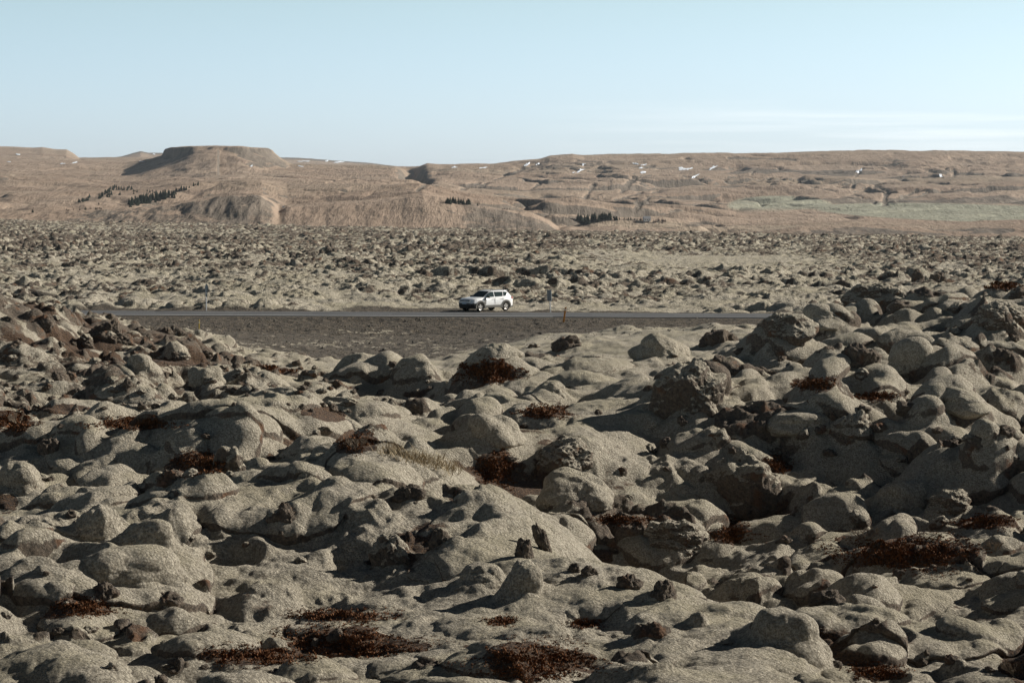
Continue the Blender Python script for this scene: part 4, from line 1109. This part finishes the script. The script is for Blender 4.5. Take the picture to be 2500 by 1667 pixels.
for i, (cx, by, wpx, hpx, kind, name, tilt, lab) in enumerate(B):
    h = SPOT[i]
    if h is None: continue
    mpp = h.y / FPX
    rx, rz = wpx * mpp / 2, hpx * mpp / 2
    ryy = rx * (.9 if wpx > 60 else .8)
    me = boulder(100 + i, rx * .92, ryy * .92, rz * 1.4, kind, 6 if wpx > 100 else 5)
    o = bpy.data.objects.new(name, me); col.objects.link(o)
    o.location = (h.x * (h.y + ryy * .7) / h.y, h.y + ryy * .7, h.z + rz * (.1 if kind == 'rock' else .25))
    o.rotation_euler = (0, R(tilt), 0)
    tag(o, lab, 'boulder' if 'boulder' in name else 'rock')
# smaller loose rocks and cushions strewn over the left slope and the hollows
rr = random.Random(21); loose = {}
sm = {k: [boulder(900 + j, 1, 1, 1, k, 4) for j in range(5)] for k in ('moss', 'half', 'rock')}
cnt = 0; tries = 0
ZONES = [(0, 860, 740, 1010, 120, (10, 34)), (700, 1050, 880, 1010, 26, (10, 26)), (0, 900, 1010, 1667, 30, (14, 34)), (1850, 2500, 690, 1150, 40, (14, 46)), (1200, 1900, 830, 1250, 26, (12, 34)), (1750, 2500, 1250, 1667, 22, (14, 44))]
for x0, x1, y0, y1, n, (s0, s1) in ZONES:
    for _ in range(n):
        h = hit(rr.uniform(x0, x1), rr.uniform(y0, y1))
        if h is None or h.y > 135: continue
        s = rr.uniform(s0, s1) ** 1.0 * h.y / FPX / 2
        k = rr.choice(('half', 'rock', 'rock'))
        o = bpy.data.objects.new('loose_rock' if k != 'moss' else 'moss_cushion', rr.choice(sm[k])); col.objects.link(o)
        o.location = (h.x, h.y + s * .3, h.z + s * .08); o.rotation_euler = (rr.uniform(-.4, .4), rr.uniform(-.4, .4), rr.uniform(0, 6.3))
        o.scale = (s * rr.uniform(.8, 1.3), s * rr.uniform(.8, 1.3), s * rr.uniform(.6, .95))
        zone = 'on the left rubble slope' if x1 <= 1050 and y0 < 900 else 'in the left foreground' if x1 <= 900 else 'on the right hillside' if x0 >= 1850 else 'on the middle mound' if x0 == 1200 else 'in the lower right ground'
        lab = {'moss': 'small pale moss cushion ', 'half': 'small rock with moss on top ', 'rock': 'small bare dark lava rock '}[k] + zone
        tag(o, lab, 'rock' if k != 'moss' else 'moss cushion', {'moss': 'small moss cushions ', 'half': 'small mossy rocks ', 'rock': 'small bare rocks '}[k] + zone)

# ---------------------------------------------------------------- heath tufts, twiggy shrubs, dry grass
def leaf_mat(name, a, b_c, sc):
    m, nt, b = new_mat(name)
    pos = nt.nodes.new('ShaderNodeNewGeometry').outputs['Position']
    nt.links.new(mix(nt, maprange(nt, noise(nt, sc, 4, .7, pos), .35, .65), a, b_c), b.inputs['Base Color'])
    return m
M_heath = leaf_mat('heath_leaves', (.05, .022, .010), (.225, .098, .042), 14)
M_twig = leaf_mat('dry_twigs', (.16, .12, .085), (.30, .24, .18), 9)
M_straw = leaf_mat('dry_straw', (.24, .18, .11), (.42, .34, .22), 9)
HN = ['wide red brown heath patch at the bottom edge near the middle','long red brown heath patch in the lower left middle','red heath tongue reaching left at the bottom left','red heath strip behind the brown rock in the foreground','long heath band across the lower right','red heath near the right edge above the long band','brown heath in the gully behind the near ridge','rusty heath on the top left of the middle mound','rust red heath beside a rock left of centre','flat brown heath on the upper right slope','thin brown heath strip below the flat one on the upper right','dark heath hanging down the left side of the middle mound','brown heath streak across the middle mound','flat heath patch in the lower left','green brown heath behind the huge overhanging boulder','thin red heath line at the foot of the middle mound','twiggy red heath clump at the top of the near ridge','small dark red heath bush in the near foreground','small red heath cushion right of the dark bush','heath strip among cushions on the left','brown heath by the left edge','red heath at the bottom right','thin heath strip left below the gravel bank','red heath on the right skyline']
rh = random.Random(3)
for i, (cx, cy, rx, ry_) in enumerate(HEATH[:24]):
    h0 = hit(cx, cy)
    if h0 is None: continue
    b = MB(); area = rx * ry_ * (h0.y / FPX) ** 2
    n = int(min(2600, 30 * rx * ry_ / 100 + 60)); px_m = FPX / h0.y
    for _ in range(n):
        a = rh.random() * 6.283; q = rh.random() ** .6 * 1.25 * (1.0 + .25 * math.sin(3 * a + i) + .2 * math.sin(5 * a + 2 * i))
        h = hit(cx + rx * q * math.cos(a), cy + ry_ * q * math.sin(a))
        if h is None or abs(h.y - h0.y) > .2 * h0.y: continue
        s = rh.uniform(3.5, 8.5) / px_m * (1.3 - .5 * q) * (1 if h0.y < 60 else 1.2)
        for _k in range(6):
            t = rh.random() * 6.283; ln = rh.uniform(.5, 1.1) * s; ox, oy = rh.uniform(-s, s) * .6, rh.uniform(-s, s) * .6
            p0 = h + Vector((ox, oy, -.01)); tip = p0 + Vector((math.cos(t) * ln * .6, math.sin(t) * ln * .6, ln)); m_ = p0.lerp(tip, .55); sd_ = Vector((-math.sin(t), math.cos(t), .2)) * ln * .28
            b.add([p0, m_ + sd_, tip, m_ - sd_], [(0, 1, 2, 3)])
    if not b.v: continue
    b.v = [tuple(Vector(v) - h0) for v in b.v]
    o = b.build('heath_patch', M_heath); o.location = h0
    tag(o, HN[i], 'heath')
def twig_bush(px, py, hpx, seed, label, n=9):
    h = hit(px, py)
    if h is None: return
    rnd = random.Random(seed); H = hpx * h.y / FPX; b = MB()
    def grow(p, d, L, r_, lev):
        q = p + d * L * .5 + Vector((rnd.uniform(-1, 1), rnd.uniform(-1, 1), 0)) * L * .08; e = p + d * L + Vector((rnd.uniform(-1, 1), rnd.uniform(-1, 1), rnd.uniform(-.3, .5))) * L * .15
        b.tube([p, q, e], [r_, r_ * .8, r_ * .5], 4, cap=False)
        if lev < 3:
            for _ in range(3): 
                dd = (d + Vector((rnd.uniform(-1, 1), rnd.uniform(-1, 1), rnd.uniform(-.2, .5))) * .75).normalized(); grow(p.lerp(e, rnd.uniform(.5, 1)), dd, L * .62, r_ * .6, lev + 1)
    for j in range(n):
        a = rnd.random() * 6.28; grow(Vector((math.cos(a) * .1 * H, math.sin(a) * .1 * H, -.02)), Vector((math.cos(a) * .9, math.sin(a) * .9, .9)).normalized(), H * .5, H * .022 + .003, 0)
    o = b.build('dwarf_shrub', M_twig); o.location = h; tag(o, label, 'shrub')
twig_bush(2110, 1325, 46, 1, 'leafless pale twiggy shrub in a shaded hollow on the right')
twig_bush(2425, 1345, 34, 2, 'low leafless shrub near the right edge above the heath band')
twig_bush(870, 1095, 40, 3, 'brown twiggy shrub on top of the near ridge left of centre', 12)
twig_bush(2485, 1650, 60, 4, 'dry twiggy shrub in the bottom right corner')
twig_bush(45, 1035, 36, 5, 'dry twiggy shrub by the left edge among red heath')
b = MB()
for _ in range(900):
    f = rh.random(); h = hit(930 + 190 * f + rh.gauss(0, 10), 1098 + 52 * f + rh.gauss(0, 8))
    if h is None or h.y > 60: continue
    t = rh.random() * 6.283; ln = rh.uniform(.06, .2); tip = h + Vector((math.cos(t) * ln * .7, math.sin(t) * ln * .7, ln * .8)); sd_ = Vector((-math.sin(t), math.cos(t), 0)) * .006
    b.add([h - sd_, h + sd_, tip], [(0, 1, 2)])
o = b.build('dry_grass', M_straw); tag(o, 'pale dry grass along the crest of the near ridge', 'grass', kind='stuff')
# stones on the gravel bank
b = MB()
for _ in range(2600):
    h = hit(rh.uniform(260, 1880), rh.uniform(776, 915))
    if h is None or h.y < 140: continue
    s = rh.uniform(.03, .09) * (1 if rh.random() < .93 else 2); 
    v = [h + Vector((rh.uniform(.6, 1) * x * s, rh.uniform(.6, 1) * y * s, rh.uniform(.5, .9) * z * s)) for x, y, z in ((1, 0, 0), (-1, 0, 0), (0, 1, 0), (0, -1, 0), (0, 0, 1), (0, 0, -1))]
    b.add(v, [(0, 2, 4), (2, 1, 4), (1, 3, 4), (3, 0, 4), (2, 0, 5), (1, 2, 5), (3, 1, 5), (0, 3, 5)])
M_stone = leaf_mat('gravel_stones', (.05, .046, .04), (.20, .18, .15), 3)
o = b.build('gravel_stones', M_stone); tag(o, 'loose stones on the dark gravel bank below the road', 'gravel', kind='stuff')



# ---------------------------------------------------------------- thin air between the viewer and the far hills
m = bpy.data.materials.new('haze'); m.use_nodes = True; nt = m.node_tree; nt.nodes.clear()
v = nt.nodes.new('ShaderNodeVolumePrincipled'); v.inputs['Density'].default_value = 2.4e-5; v.inputs['Color'].default_value = (.80, .90, 1, 1); v.inputs['Anisotropy'].default_value = .2
o_ = nt.nodes.new('ShaderNodeOutputMaterial'); nt.links.new(v.outputs[0], o_.inputs['Volume'])
b = MB(); b.box((0, 20300, 120), (62000, 41000, 370)); o = b.build('haze', m); tag(o, 'thin pale haze in the air over the whole landscape', 'haze', kind='stuff')
